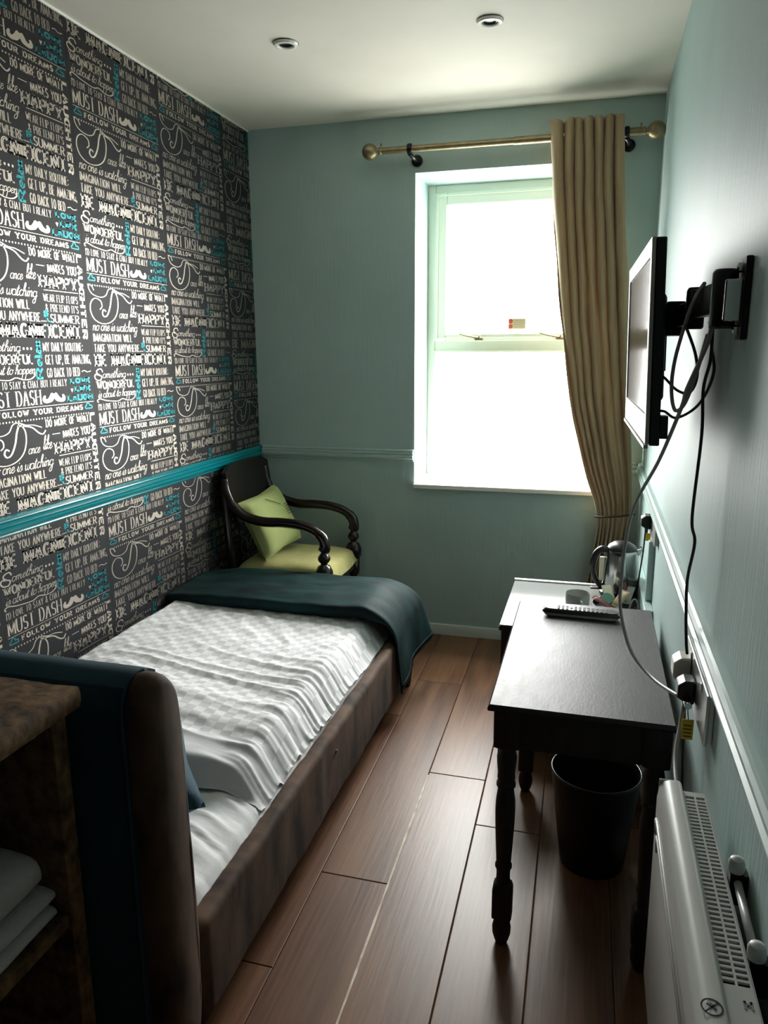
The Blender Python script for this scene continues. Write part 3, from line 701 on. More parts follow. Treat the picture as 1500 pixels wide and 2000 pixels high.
for j in range(-5, NV + 6):       # roll the near and far edges under
    row = []
    for i in range(NU + 1):
        u = i / NU; hang = sstep(.72, .80, u)
        if j < 0:
            p = P[0][i]; a = -j / 5 * PI * .8; row.append((p[0], p[1] + .024 - .024 * math.cos(0) - .022 * math.sin(a) * 1.0 + .02 * (a / PI), p[2] - .026 * (1 - math.cos(a)) * (1 - .6 * hang)))
        elif j > NV:
            p = P[NV][i]; a = (j - NV) / 5; row.append((p[0] - .02 * a * hang, p[1] + .012 * math.sin(a * PI * .5), p[2] - (.16 * a * (1 - hang))))
        else: row.append(P[j][i])
    rows.append(row)
n = NU + 1
mb.add([p for r in rows for p in r], [(j * n + i, j * n + i + 1, (j + 1) * n + i + 1, (j + 1) * n + i) for j in range(len(rows) - 1) for i in range(NU)])
thr = thing('bed_throw', 'dark teal velvet throw folded across the foot of the bed', 'blanket', (.55, -.85, .44))
cl = obj('cloth', mb, 'throw_velvet', thr, smooth=True, fix=False, solid=.008)
hem = [rows[j][NU - 1] for j in range(0, len(rows), 2)]
obj('hem', MB().tube([(p[0] + .006, p[1], p[2] + .01) for p in hem], .003, 6), 'throw_velvet', cl, smooth=True)

def pillow(mb, cx, cy, cz, a, b, h, rot, n=18, pinch=.08):
    """soft cushion; rot is a 3x3 matrix"""
    vt = []
    def P(u, v, sg):
        x = a * u * (1 - pinch * (1 - v * v) * 0 - pinch * (1 - abs(v)) * abs(u) ** 4); y = b * v * (1 - pinch * (1 - abs(u)) * abs(v) ** 4)
        t = max(0, (1 - u ** 4)) ** .5 * max(0, (1 - v ** 4)) ** .5
        w = .06 * nz(u * 2 + cx * 9, v * 2, sg) * t
        return Vector((cx, cy, cz)) + rot @ Vector((x, y, sg * h * (t + w)))
    for sg in (1, -1): mb.grid(lambda u, v: P(u * 2 - 1, v * 2 - 1, sg), n, n)
    return mb
R3 = lambda ax, d: Matrix.Rotation(math.radians(d), 3, ax)
tc = thing('scatter_cushion', 'dark teal cushion corner showing beside the headboard on the sheet', 'cushion', (.70, -2.42, .38))
obj('cover', pillow(MB(), .70, -2.40, .48, .17, .17, .055, R3('Z', 40) @ R3('X', 14)), 'teal_velvet', tc, smooth=True)

# ------------------------------------------------------------------ open cabinet with towels behind the headboard
cab = thing('bedside_cabinet', 'rough old wooden open cabinet behind the headboard holding folded towels', 'cabinet', (.5, -3.1, 0))
def rough_slab(a, b, amp, n=22):
    mb = MB(); x0, y0, z0 = a; x1, y1, z1 = b
    def wob(x, y, k): return amp * (nz(x * 13, y * 13, k) + .6 * nz(x * 40, y * 40, k))
    for z, k in ((z1, 1), (z0, 2)): mb.grid(lambda u, v: (x0 + (x1 - x0) * u + (wob(u, v, 5) if u == 1 else 0), y0 + (y1 - y0) * v, z + wob(x0 + (x1 - x0) * u, y0 + (y1 - y0) * v, k) * .6), n, n)
    def side(fn): mb.grid(fn, n, 3)
    side(lambda u, v: (x0 + (x1 - x0) * u, y0, z0 + (z1 - z0) * v)); side(lambda u, v: (x0 + (x1 - x0) * u, y1, z0 + (z1 - z0) * v))
    side(lambda u, v: (x1 + (wob(1, u, 5) if v in (0, 1) else wob(1, u, 5) + .003), y0 + (y1 - y0) * u, z0 + (z1 - z0) * v)); side(lambda u, v: (x0, y0 + (y1 - y0) * u, z0 + (z1 - z0) * v))
    return mb
obj('top', rough_slab((.30, -3.50, .907), (.925, -2.822, .946), .004), 'old_wood', cab, smooth='auto')
obj('side_panel', box((.33, -2.868, .0), (.897, -2.830, .906)), 'old_wood', cab, bevel=.003)
obj('side_panel', box((.33, -3.48, .0), (.897, -3.445, .906)), 'old_wood', cab, bevel=.003)
obj('back_panel', box((.312, -3.48, .0), (.329, -2.83, .906)), 'old_wood', cab)
obj('shelf', box((.331, -3.444, .462), (.890, -2.869, .488)), 'old_wood', cab, bevel=.002)
obj('shelf', box((.331, -3.444, .06), (.890, -2.869, .085)), 'old_wood', cab, bevel=.002)
def towel(name, x0, x1, y0, y1, z0, lay, th, label):
    t = thing(name, label, 'towel', ((x0 + x1) / 2, (y0 + y1) / 2, z0), 'folded towels in the cabinet')
    for k in range(lay):
        za = z0 + k * th; mb = MB(); n = 24; prof = []
        for i in range(n):
            a = 2 * PI * i / n; ca, sa = math.cos(a), math.sin(a)
            prof.append(((x0 + x1) / 2 + (x1 - x0) / 2 * math.copysign(abs(ca) ** .35, ca), za + th / 2 + th / 2 * math.copysign(abs(sa) ** .7, sa) * .985))
        rings = []
        for j in range(17):
            v = j / 16; y = y0 + (y1 - y0) * v; e = 1 - .5 * max(abs(2 * v - 1) - .8, 0) / .2 * .25
            rings.append([((x0 + x1) / 2 + (px - (x0 + x1) / 2) * (1 + .012 * nz(v * 5, k)), y + .004 * nz(pz * 30, k), za + th / 2 + (pz - za - th / 2) * e + .002 * nz(v * 6, px * 20, k)) for px, pz in prof])
        mb.rings(rings); obj('fold', mb, 'towel', t, smooth=True)
towel('folded_towel', .52, .880, -3.30, -2.885, .489, 2, .036, 'lower white towel folded on the cabinet shelf')
towel('folded_towel', .52, .872, -3.30, -2.905, .562, 1, .085, 'upper white towel on top of the other folded towel')

# ------------------------------------------------------------------ armchair in the corner
ch = thing('armchair', 'antique dark wood open armchair with olive green seat in the corner', 'armchair', (.32, -.32, 0))
CYN, CYF = -.552, -.075       # near and far arm planes
mb = MB(); rows = []
def back_pt(u, v, d):
    y = CYN - .005 + u * (CYF - CYN + .03); z = .70 + v * .285
    zt = .012 * math.sin(u * PI) - .05 * max(0, abs(u - .5) * 2 - .75) ** 1 * 2
    x = .062 - .038 * v + .035 * (abs(u - .5) * 2) ** 2 * .6 + d
    inset = .05 * sstep(.35, .0, v) ; y = y + (inset * (1 - 2 * u)) * .8
    return (x, y, z + zt * v)
ng = 20
for d in (0, .022): mb.grid(lambda u, v: back_pt(u, v, d), ng, 12)
rim = [(i / ng, 0) for i in range(ng + 1)] + [(1, j / 12) for j in range(1, 13)] + [(1 - i / ng, 1) for i in range(1, ng + 1)] + [(0, 1 - j / 12) for j in range(1, 12)]
v = [back_pt(a, b, 0) for a, b in rim] + [back_pt(a, b, .022) for a, b in rim]; k = len(rim)
mb.add(v, [(i, (i + 1) % k, (i + 1) % k + k, i + k) for i in range(k)])
obj('backrest', mb, 'chair_wood', ch, smooth='auto')
for y, sg in ((CYN, -1), (CYF, 1)):
    pts = [(.055, y, .93), (.062, y, .87), (.095, y, .80), (.155, y, .748), (.25, y, .722), (.36, y, .722), (.45, y, .716), (.525, y, .694), (.572, y, .655), (.583, y, .615), (.578, y, .592)]
    rad = [(.022, .020)] * 2 + [(.025, .025)] * 3 + [(.023, .028)] * 3 + [(.027, .030)] * 2 + [(.030, .028)]
    arm = obj('armrest', MB().tube(pts, rad, 14, smooth=5), 'chair_wood', ch, smooth=True)
    post = [(.020, .596), (.014, .588), (.013, .580), (.018, .574), (.0255, .560), (.027, .548), (.022, .536), (.014, .528), (.015, .520), (.026, .514), (.030, .504), (.036, .49), (.038, .47), (.036, .44)]
    obj('arm_post', MB().lathe([(r * 1.18, h) for r, h in post[::-1]], (.578, y, 0), 18), 'chair_wood', arm, smooth=True)
    leg = [(.016, 0), (.020, .012), (.018, .03), (.013, .05), (.017, .07), (.022, .10), (.027, .20), (.030, .28), (.025, .31), (.018, .325), (.030, .34), (.033, .36), (.034, .44)]
    obj('leg', MB().lathe(leg, (.578, y, 0), 16), 'chair_wood', ch, smooth=True)
    obj('leg', MB().tube([(.045, y, 0), (.07, y, .15), (.085, y, .32), (.075, y, .5), (.06, y, .72), (.052, y, .9)], (.019, .021), 10, smooth=4), 'chair_wood', ch, smooth=True)
for (a, b) in (((.07, CYN - .012, .375), (.57, CYN + .012, .425)), ((.07, CYF - .012, .375), (.57, CYF + .012, .425)), ((.568, CYN, .375), (.596, CYF, .432)), ((.065, CYN, .375), (.09, CYF, .425))):
    obj('seat_rail', box(a, b), 'chair_wood', ch, bevel=.005)
mb = MB()
def seat_pt(u, v):
    x = .085 + u * .515; yb = CYN + .0 + v * (CYF - CYN)
    bow = .02 * math.sin(v * PI) * sstep(.7, 1, u)
    e = max(0, 1 - (2 * u - 1) ** 6) ** .4 * max(0, 1 - (2 * v - 1) ** 6) ** .4
    return (x + bow, yb, .425 + .085 * e + .006 * nz(u * 3, v * 3))
mb.grid(seat_pt, 26, 26); mb.grid(lambda u, v: (.085 + u * .515 + .02 * math.sin(v * PI) * sstep(.7, 1, u), CYN + v * (CYF - CYN), .424), 8, 8)
obj('seat', mb, 'green_velvet', ch, smooth=True, fix=False)
cu = thing('chair_cushion', 'lime green square cushion with faint dark writing leaning in the armchair', 'cushion', (.22, -.36, .50))
rot = R3('Z', -12) @ R3('Y', 66) @ R3('Z', 8)
ccx, ccy, ccz = .215, -.365, .680
cov = obj('cover', pillow(MB(), ccx, ccy, ccz, .165, .175, .058, rot), 'green_cushion', cu, smooth=True)
mb = MB(); cc = Vector((ccx, ccy, ccz))
def onc(a, b): return cc + rot @ Vector((a, b, .0625 * max(0, 1 - (a / .175) ** 4) ** .5 * max(0, 1 - (b / .185) ** 4) ** .5 + .001))
for a, b0, b1 in ((-.12, -.03, .06),): mb.tube([onc(a + .01 * k, b0 + (b1 - b0) * k / 6) for k in range(7)], .0016, 6)
for r in range(5): mb.tube([onc(-.05 + r * .014 + .004 * math.sin(k * 2.1 + r), .085 + .006 * k) for k in range(10)], .001, 5)
for k in range(3): mb.tube([onc(.04 + .012 * k, .04), onc(.05 + .012 * k, .052), onc(.043 + .012 * k, .06)], .0014, 5)
obj('writing', mb, 'ink_dark', cov, kind='stuff')

# ------------------------------------------------------------------ curtain and rod
RY, RZ = -.10, 2.512
rod = thing('curtain_pole', 'brass curtain pole with ball finials and dark brackets above the window', 'curtain pole', (1.36, RY, RZ))
obj('pole', MB().lathe([(.0155, .745), (.0155, 1.45)], (0, RY, RZ), 18, axis='X'), 'brass', rod, smooth='auto')
obj('pole', MB().lathe([(.018, 1.40), (.018, 1.985)], (0, RY, RZ), 18, axis='X'), 'brass', rod, smooth='auto')
def finial(x, sg):
    pr = [(.0135, .05), (.018, .045), (.018, .035), (.012, .03)] + [(.039 * math.sin(a), -.012 + .039 * math.cos(a) * 1) for a in [0.35 + i * (PI - .35) / 14 for i in range(15)]]
    return MB().lathe([(max(r, .0005), sg * h) for r, h in pr], (x, RY, RZ), 20, axis='X')
obj('finial', finial(.71, 1), 'brass', rod, smooth='auto'); obj('finial', finial(2.019, -1), 'brass', rod, smooth='auto')
for x, m in ((.755, 1), (1.965, 1)): obj('thumb_screw', MB().lathe([(.0025, 0), (.0025, .014), (.005, .015), (.005, .022)], (x, RY, RZ + .012), 8), 'brass', rod)
for x in (.90, 1.905):
    b = MB().lathe([(.018, -.012), (.024, -.010), (.026, 0), (.024, .010), (.018, .012)], (x, RY, RZ), 18, axis='X')
    b.tube([(x, RY, RZ - .022), (x + .012, RY + .03, RZ - .034), (x + .015, -.004, RZ - .034)], .010, 10, smooth=4); b.lathe([(.028, -.0005), (.028, -.008), (.020, -.012)], (x + .015, 0, RZ - .034), 18, axis='Y')
    obj('bracket', b, 'black_metal', rod, smooth='auto')
cur = thing('curtain', 'long beige curtain gathered to the right of the window with a tieback', 'curtain', (1.9, -.1, 0))
LT = [(.02, 1.83), (.30, 1.825), (.45, 1.845), (.60, 1.862), (.72, 1.872), (.76, 1.872), (.82, 1.856), (.966, 1.798), (1.268, 1.715), (1.756, 1.632), (2.2, 1.585), (2.58, 1.562)]
RT = [(.02, 1.995), (.45, 2.0), (.70, 2.028), (.78, 2.03), (.9, 2.028), (1.2, 1.995), (1.75, 1.948), (2.2, 1.905), (2.58, 1.882)]
NP = 7
def sm(tab, z): return (lerp_tab(tab, z - .06) + lerp_tab(tab, z) + lerp_tab(tab, z + .06)) / 3
def cur_fn(u, v):
    z = .02 + v * 2.56
    xl, xr_ = sm(LT, z), sm(RT, z)
    tie = math.exp(-((z - .745) / .11) ** 2)
    amp = (.036 + .010 * sstep(1.0, 2.4, z)) * (1 - .62 * tie) * (.55 + .45 * sstep(.75, 1.3, z) + .25 * sstep(.7, .3, z))
    drift = .55 * sstep(2.3, 1.0, z)
    ph = 2 * PI * NP * (u + .075 * nz(u * 3.1, z * .5, 2)) + drift
    sn = math.sin(ph); sq = math.copysign(abs(sn) ** .75, sn)
    # the wide flap sweeping in from the top towards the tieback
    flap = math.exp(-(((u - (.36 + .35 * sstep(2.5, .9, z)))) / .16) ** 2) * sstep(2.45, 1.6, z) * sstep(.74, 1.0, z)
    y = RY + amp * sq * (1 - .75 * flap) - .03 * flap + .006 * nz(u * 9, z * 5, 1) - .005
    if z < .74: y -= .012 * nz(u * 14, z * 3, 3)
    x = xl + (xr_ - xl) * u + .010 * math.cos(ph) * sstep(.8, 1.6, z) * (1 - flap) + .006 * nz(u * 7, z * 4, 6)
    return (x, min(y, -.02), z + (.006 * math.sin(ph * .5 + 1) if v == 1 else 0))
obj('cloth', MB().grid(cur_fn, 190, 130), 'curtain', cur, smooth=True, fix=False, solid=.003)
mb = MB()
def tie_pts():
    p = []
    for k in range(25):
        a = 2 * PI * k / 24; p.append((1.952 + .094 * math.cos(a), -.105 + .06 * math.sin(a), .752 + .012 * math.cos(a + .4)))
    return p
obj('tieback', mb.tube(tie_pts(), .005, 8), 'cord', cur, smooth=True)
obj('tieback_hook', MB().tube([(2.04, -.05, .765), (2.045, -.02, .775), (2.045, .0, .775)], .004, 8), 'brass', cur)
for k in range(7):
    u = (k + .25) / NP; x = 1.562 + .32 * (k + .5) / NP
    obj('eyelet', MB().lathe([(.020, -.002), (.027, -.002), (.027, .002), (.020, .002)], (x, RY, RZ), 16, axis='X', cap=False), 'brass', cur)

# ------------------------------------------------------------------ recessed ceiling lights
def downlight(x, y, label):
    d = thing('ceiling_downlight', label, 'ceiling light', (x, y, H - .012), 'recessed ceiling downlights')
    t = Matrix.Rotation(.05, 3, 'X')
    def tl(mb):
        mb.v = [tuple(Vector((x, y, H - .006)) + t @ (Vector(p) - Vector((x, y, H - .006)))) for p in mb.v]; return mb
    obj('trim_ring', tl(MB().lathe([(.027, -.001), (.029, -.009), (.034, -.012), (.043, -.010), (.047, -.005), (.047, -.001)], (x, y, H), 28, cap=False)), 'white_gloss', d, smooth='auto')
    obj('inner_ring', tl(MB().lathe([(.020, -.002), (.022, -.008), (.027, -.006), (.028, -.001)], (x, y, H), 24, cap=False)), 'lamp_dark', d, smooth='auto')
    obj('lamp', tl(MB().lathe([(.001, -.0035), (.012, -.003), (.021, -.002), (.021, -.001)], (x, y, H), 20)), 'lamp_dark', d, smooth='auto')
    obj('recess_gap', MB().lathe([(.048, -.0018), (.048, -.0008), (.046, -.0008)], (x, y + .003, H), 24), 'dark_gap', d)
downlight(.635, -1.0, 'round white recessed downlight nearer the patterned wall'); downlight(1.401, -.987, 'round white recessed downlight nearer the plain green wall')

# ------------------------------------------------------------------ dark painted table
TZ = .702
tb = thing('side_table', 'narrow black painted table with turned legs under the television', 'table', (1.826, -1.795, 0))
mb = MB(); ed = [(0, TZ - .018), (.004, TZ - .016), (.006, TZ - .010), (.004, TZ - .004), (0, TZ)]
rings = [[(1.612 - a, -2.205 - a, z), (2.040 + a * .5, -2.205 - a, z), (2.040 + a * .5, -1.390 + a, z), (1.612 - a, -1.390 + a, z)] for a, z in ed]
obj('tabletop', mb.rings(rings), 'table_black', tb, smooth='auto')
X0, X1, Y0, Y1 = 1.654, 2.006, -2.168, -1.432
for a, b in (((X0 - .018, Y0 - .020, .582), (X1 + .018, Y0 + .002, .684)), ((X0 - .018, Y1 - .002, .582), (X1 + .018, Y1 + .02, .684)), ((X0 - .020, Y0, .582), (X0 - .002, Y1, .684)), ((X1 + .002, Y0, .582), (X1 + .02, Y1, .684))):
    obj('apron', box(a, b), 'table_black', tb)
def sq(r, z, c, n=28, p=6):
    o = []
    for k in range(n):
        a = 2 * PI * k / n + PI / n; ca, sa = math.cos(a), math.sin(a); d = (abs(ca) ** p + abs(sa) ** p) ** (-1 / p); o.append((c[0] + r * ca * d, c[1] + r * sa * d, z))
    return o
LEG = [(.014, 0, 2), (.019, .012, 2), (.024, .030, 2), (.025, .048, 2), (.021, .066, 2), (.0165, .074, 2), (.0165, .082, 2), (.026, .086, 9), (.0262, .165, 9), (.024, .178, 4), (.0185, .186, 2), (.0175, .21, 2), (.0185, .226, 2), (.022, .230, 2), (.022, .237, 2), (.019, .243, 2), (.021, .28, 2), (.024, .34, 2), (.0255, .39, 2), (.0245, .425, 2), (.021, .452, 2), (.020, .460, 2), (.0245, .466, 2), (.0245, .474, 2), (.020, .480, 2), (.0225, .487, 2), (.0225, .494, 2), (.0215, .50, 2), (.0245, .53, 2), (.0255, .548, 2), (.022, .565, 2), (.021, .572, 2), (.033, .584, 9), (.034, .682, 9)]
for x in (X0, X1):
    for y in (Y0, Y1): obj('leg', MB().rings([sq(r, z, (x, y), p=p) for r, z, p in LEG]), 'table_black', tb, smooth='auto')

# remote control on the table
rm = thing('remote_control', 'long black remote control lying on the black table', 'remote control', (1.816, -1.508, TZ))
def rsec(L, w0, w1, z):
    c_, s_ = math.cos(-.04), math.sin(-.04)
    pts = [(-L, w0 + .006), (-L + .012, w0), (L - .012, w0), (L, w0 + .006), (L, w1 - .010), (L - .016, w1), (-L + .016, w1), (-L, w1 - .010)]
    return [(1.816 + a * c_ - b * s_, -1.508 + a * s_ + b * c_, z) for a, b in pts]
obj('shell', MB().rings([rsec(.104, -.025, .022, TZ + .0005), rsec(.113, -.028, .025, TZ + .005), rsec(.119, -.027, .026, TZ + .012)]), 'coax', rm, smooth='auto', label='silver lower shell')
obj('face', MB().rings([rsec(.120, -.0265, .0265, TZ + .0122), rsec(.123, -.025, .0265, TZ + .016), rsec(.112, -.017, .024, TZ + .025)]), 'black_plastic', rm, smooth='auto')
kmb = MB().lathe([(.004, 0), (.004, .0025), (.003, .0035)], (0, 0, 0), 10); kme = None
for r in range(3):
    for k in range(12):
        if (k in (3,) and r != 1): continue
        px = 1.745 + k * .0135; py = -1.520 + r * .0125 - .04 * (px - 1.816)
        if kme is None:
            kmb.v = [tuple(Vector(p) + wloc(rm)) for p in kmb.v]; ko = obj('button', kmb, 'grey_key', rm, smooth='auto'); kme = ko
        else: ko = kme.copy(); COL.objects.link(ko); ko.parent = rm
        ko.location = Vector((px, py + .002, TZ + .0235)) - wloc(rm) 

# ------------------------------------------------------------------ waste bin
bn = thing('waste_bin', 'round black waste bin on the floor under the black table', 'bin', (1.885, -1.76, 0))
def binprof(): return [(.001, .004), (.092, .004), (.128, .305), (.131, .31), (.133, .305), (.096, 0), (.001, 0)]
obj('body', MB().lathe(binprof()[::-1], (1.885, -1.76, 0), 40), 'bin_black', bn, smooth='auto')
obj('rim', MB().tube([(1.885 + .1315 * math.cos(a * PI / 20), -1.76 + .1315 * math.sin(a * PI / 20), .308) for a in range(41)], .004, 8, cap=False), 'bin_rim', bn, smooth=True)

# ------------------------------------------------------------------ low table with the tea things
T2 = .552
t2 = thing('tea_table', 'low dark table with a shiny glass top below the window', 'table', (1.777, -.95, 0))
obj('tabletop', box((1.522, -1.248, T2 - .024), (2.03, -.655, T2 - .006)), 'mdf_dark', t2, bevel=.003)
obj('glass_sheet', box((1.524, -1.246, T2 - .0055), (2.028, -.657, T2)), 'glass_top', t2, bevel=.002)
obj('edge_strip', box((1.522, -.675, T2 + .0002), (2.03, -.655, T2 + .006)), 'socket_metal', t2, bevel=.001)
for x in (1.548, 1.990):
    for y in (-1.22, -.69): obj('leg', box((x - .018, y - .018, 0), (x + .018, y + .018, T2 - .025)), 'mdf_dark', t2, bevel=.003)
obj('drawer', box((1.575, -1.225, .40), (1.975, -.70, T2 - .026)), 'mdf_dark', t2, bevel=.003)
obj('lower_shelf', box((1.568, -1.20, .12), (1.970, -.71, .14)), 'mdf_dark', t2)

kx, ky = 1.966, -.770
kt = thing('kettle', 'polished steel electric kettle with black handle on the low table', 'kettle', (kx, ky, T2))
kb = T2 + .006
obj('power_base', MB().lathe([(.078, .0005), (.082, .006), (.080, .016), (.066, .020)], (kx, ky, T2), 32), 'black_plastic', kt, smooth='auto')
obj('body', MB().lathe([(.064, .021), (.071, .024), (.0735, .040), (.0745, .07), (.0735, .11), (.070, .150), (.066, .180), (.0645, .194), (.0625, .197)], (kx, ky, T2), 40), 'steel', kt, smooth='auto')
lid = obj('lid', MB().lathe([(.062, .196), (.060, .202), (.052, .214), (.034, .226), (.014, .231), (.001, .232)], (kx, ky, T2), 32), 'black_plastic', kt, smooth='auto')
obj('spout', MB().prism([(kx + .055, T2 + .160), (kx + .084, T2 + .206), (kx + .078, T2 + .211), (kx + .050, T2 + .197)], ky - .02, ky + .02), 'steel', kt, bevel=.004)
hp = [(kx - .056, ky - .012, T2 + .192), (kx - .080, ky - .018, T2 + .197), (kx - .103, ky - .024, T2 + .175), (kx - .113, ky - .026, T2 + .13), (kx - .106, ky - .024, T2 + .085), (kx - .088, ky - .02, T2 + .05), (kx - .070, ky - .016, T2 + .036)]
hd = obj('handle', MB().tube(hp, (.014, .011), 12, smooth=5), 'black_plastic', kt, smooth=True)
obj('water_gauge', MB().box((kx - .086, ky - .028, T2 + .065), (kx - .066, ky - .010, T2 + .165)), 'cream', kt, bevel=.004)
obj('switch', box((kx - .118, ky - .032, T2 + .026), (kx - .070, ky - .008, T2 + .033)), 'black_plastic', hd, bevel=.002)

mx, my = 1.800, -1.06
mg = thing('mug', 'plain pale grey mug on the low table beside the tea tray', 'mug', (mx, my, T2))
obj('cup', MB().lathe([(.001, .006), (.036, .006), (.041, .012), (.0425, .085), (.0440, .0875), (.0455, .085), (.0445, .012), (.038, .001), (.001, .001)], (mx, my, T2), 32), 'mug_grey', mg, smooth='auto')
obj('handle', MB().tube([(mx + .012, my - .043, T2 + .068), (mx + .018, my - .066, T2 + .066), (mx + .021, my - .075, T2 + .045), (mx + .018, my - .066, T2 + .026), (mx + .012, my - .043, T2 + .022)], .0058, 10, smooth=5), 'mug_grey', mg, smooth=True)

# tray of sachets
ty = thing('tea_tray', 'small round black tray of sachets beside the mug', 'tray', (1.940, -.955, T2))
obj('dish', MB().lathe([(.001, .004), (.070, .004), (.082, .022), (.085, .022), (.074, .0005), (.001, .0005)], (1.940, -.955, T2), 32), 'black_plastic', ty, smooth='auto')
def sachet(name, c, sz, rz, tilt, m, label, cat='sachet', grp='sachets on the tea tray'):
    o = thing(name, label, cat, c, grp); R = R3('Z', rz) @ R3('X', tilt); mb = MB()
    for sg in (1, -1): mb.grid(lambda u, v: tuple(Vector(c) + R @ Vector(((u - .5) * sz[0], (v - .5) * sz[1], sg * sz[2] * (max(0, 1 - (2 * u - 1) ** 4) * max(0, 1 - (2 * v - 1) ** 4)) ** .5))), 8, 8)
    obj('packet', mb, m, o, smooth=True)
    for s in (-1, 1): obj('crimped_end', MB().add([tuple(Vector(c) + R @ Vector((a * sz[0] / 2, s * sz[1] * (.5 + b), .0006))) for a, b in ((-1, -.005), (1, -.005), (1, .05), (-1, .05))], [(0, 1, 2, 3)]), m, o, solid=.0008)
sachet('sachet', (1.918, -.925, T2 + .052), (.045, .065, .007), 35, 55, 'cream', 'cream sachet standing at the back of the tea tray')
sachet('sachet', (1.962, -.965, T2 + .046), (.045, .070, .006), -50, 48, 'tan_sticker', 'beige sachet leaning across the middle of the tea tray')
sachet('sachet', (1.995, -.925, T2 + .050), (.030, .075, .005), -20, 40, 'mug_grey', 'white stick sachet at the wall side of the tea tray')
sachet('sachet', (1.895, -.995, T2 + .036), (.032, .075, .005), 62, 20, 'red_plastic', 'red sachet at the mug side of the tea tray')
sachet('sachet', (1.978, -.900, T2 + .056), (.025, .07, .005), 15, 60, 'red_plastic', 'red sachet standing near the kettle at the back of the tray')
mp = thing('milk_pot', 'little round milk pot with pale green lid on the tea tray', 'milk pot', (1.908, -.978, T2 + .02), None)
Rm = R3('Z', 10) @ R3('X', 52)
def tiltv(mb, c, R): mb.v = [tuple(Vector(c) + R @ Vector(p)) for p in mb.v]; return mb
obj('pot', tiltv(MB().lathe([(.013, -.02), (.018, .0), (.022, .001)], (0, 0, 0), 20), (1.912, -.980, T2 + .048), Rm), 'cream', mp, smooth='auto')
obj('lid', tiltv(MB().lathe([(.0225, .0012), (.0225, .0022), (.001, .0025)], (0, 0, 0), 20), (1.912, -.980, T2 + .048), Rm), 'green_lid', mp, smooth='auto')
tag(obj('wire_loop', MB().tube([(1.99, -1.02, T2 + .002), (2.0, -1.02, T2 + .05), (2.012, -1.02, T2 + .066), (2.024, -1.02, T2 + .05), (2.026, -1.02, T2 + .002)], .0028, 8, smooth=5), 'coax', smooth=True), 'thin pale looped cord standing up beside the tea tray', 'cord')

# ------------------------------------------------------------------ television on its wall arm
tv = thing('television', 'flat silver framed television turned edge-on on the green wall', 'television', (1.93, -1.85, 1.35))
tilt = .030; ang = -.026
def tvp(d, s, h):      # d depth behind the glass, s along the screen from near edge (0) to far (.70), h height
    x = 1.931 + d - (h) * tilt - s * .022; return (x, -2.200 + s + d * .03, 1.352 + h)
def tvbox(d0, d1, s0, s1, h0, h1):
    return MB().add([tvp(d, s, h) for h in (h0, h1) for d, s in ((d0, s0), (d1, s0), (d1, s1), (d0, s1))], [(0, 3, 2, 1), (4, 5, 6, 7), (0, 1, 5, 4), (1, 2, 6, 5), (2, 3, 7, 6), (3, 0, 4, 7)])
mb = MB()
for a in ((0, .008, 0, .028, 0, .428), (0, .008, .672, .70, 0, .428), (0, .008, .028, .672, .392, .428), (0, .008, .028, .672, .0, .062)):
    b = tvbox(*a); mb.add(b.v, b.f)
bz = obj('bezel', mb, 'tv_silver', tv)
obj('screen', tvbox(.003, .0075, .028, .672, .062, .392), 'screen', tv)
obj('bottom_lip', tvbox(-.003, .006, .0, .70, -.010, -.002), 'tv_silver', bz)
obj('casing', tvbox(.0085, .030, .0, .70, -.004, .428), 'black_plastic', tv, bevel=.003)
obj('back_cover', tvbox(.0305, .056, .20, .52, .08, .33), 'black_plastic', tv, bevel=.01)
obj('connector_block', tvbox(.031, .048, .015, .05, .01, .06), 'black_plastic', tv, bevel=.002)
mt = thing('tv_wall_arm', 'black articulated steel arm holding the television off the wall', 'wall bracket', (W, -2.42, 1.63))
mb = MB()
mb.box((W - .012, -2.47, 1.568), (W - .001, -2.42, 1.708))
obj('wall_plate', mb, 'black_metal', mt, bevel=.002)
for z in (1.585, 1.690): obj('bolt', MB().lathe([(.009, -.012), (.009, -.020), (.004, -.022)], (W, -2.445, z), 10, axis='X'), 'chrome', mt)
obj('knuckle', MB().lathe([(.018, 1.588), (.022, 1.592), (.022, 1.684), (.018, 1.690)], (W - .036, -2.425, 0), 18), 'black_metal', mt, smooth='auto')
obj('hinge_plate', box((W - .04, -2.455, 1.60), (W - .010, -2.412, 1.672)), 'chrome', mt, bevel=.003)
def beam(p0, p1, w, h0, h1):
    p0, p1 = Vector(p0), Vector(p1); d = (p1 - p0).normalized(); n = Vector((-d.y, d.x, 0)) * w / 2
    return MB().add([tuple(Vector((q.x, q.y, z))) for z in (h0, h1) for q in (p0 - n, p1 - n, p1 + n, p0 + n)], [(0, 3, 2, 1), (4, 5, 6, 7), (0, 1, 5, 4), (1, 2, 6, 5), (2, 3, 7, 6), (3, 0, 4, 7)])
obj('rear_arm', beam((W - .036, -2.42, 0), (W - .055, -2.19, 0), .020, 1.615, 1.672), 'black_metal', mt, bevel=.003)
obj('elbow', MB().lathe([(.016, 1.594), (.019, 1.598), (.019, 1.672), (.015, 1.678)], (W - .055, -2.185, 0), 18), 'black_metal', mt, smooth='auto')
obj('front_arm', beam((W - .055, -2.185, 0), (W - .062, -1.90, 0), .018, 1.605, 1.655), 'black_metal', mt, bevel=.003)
obj('tilt_head', MB().box((1.9765, -1.955, 1.585), (W - .05, -1.87, 1.665)), 'black_metal', mt, bevel=.003)
obj('screen_plate', tvbox(.059, .063, .25, .45, .15, .31), 'black_metal', mt, bevel=.001)

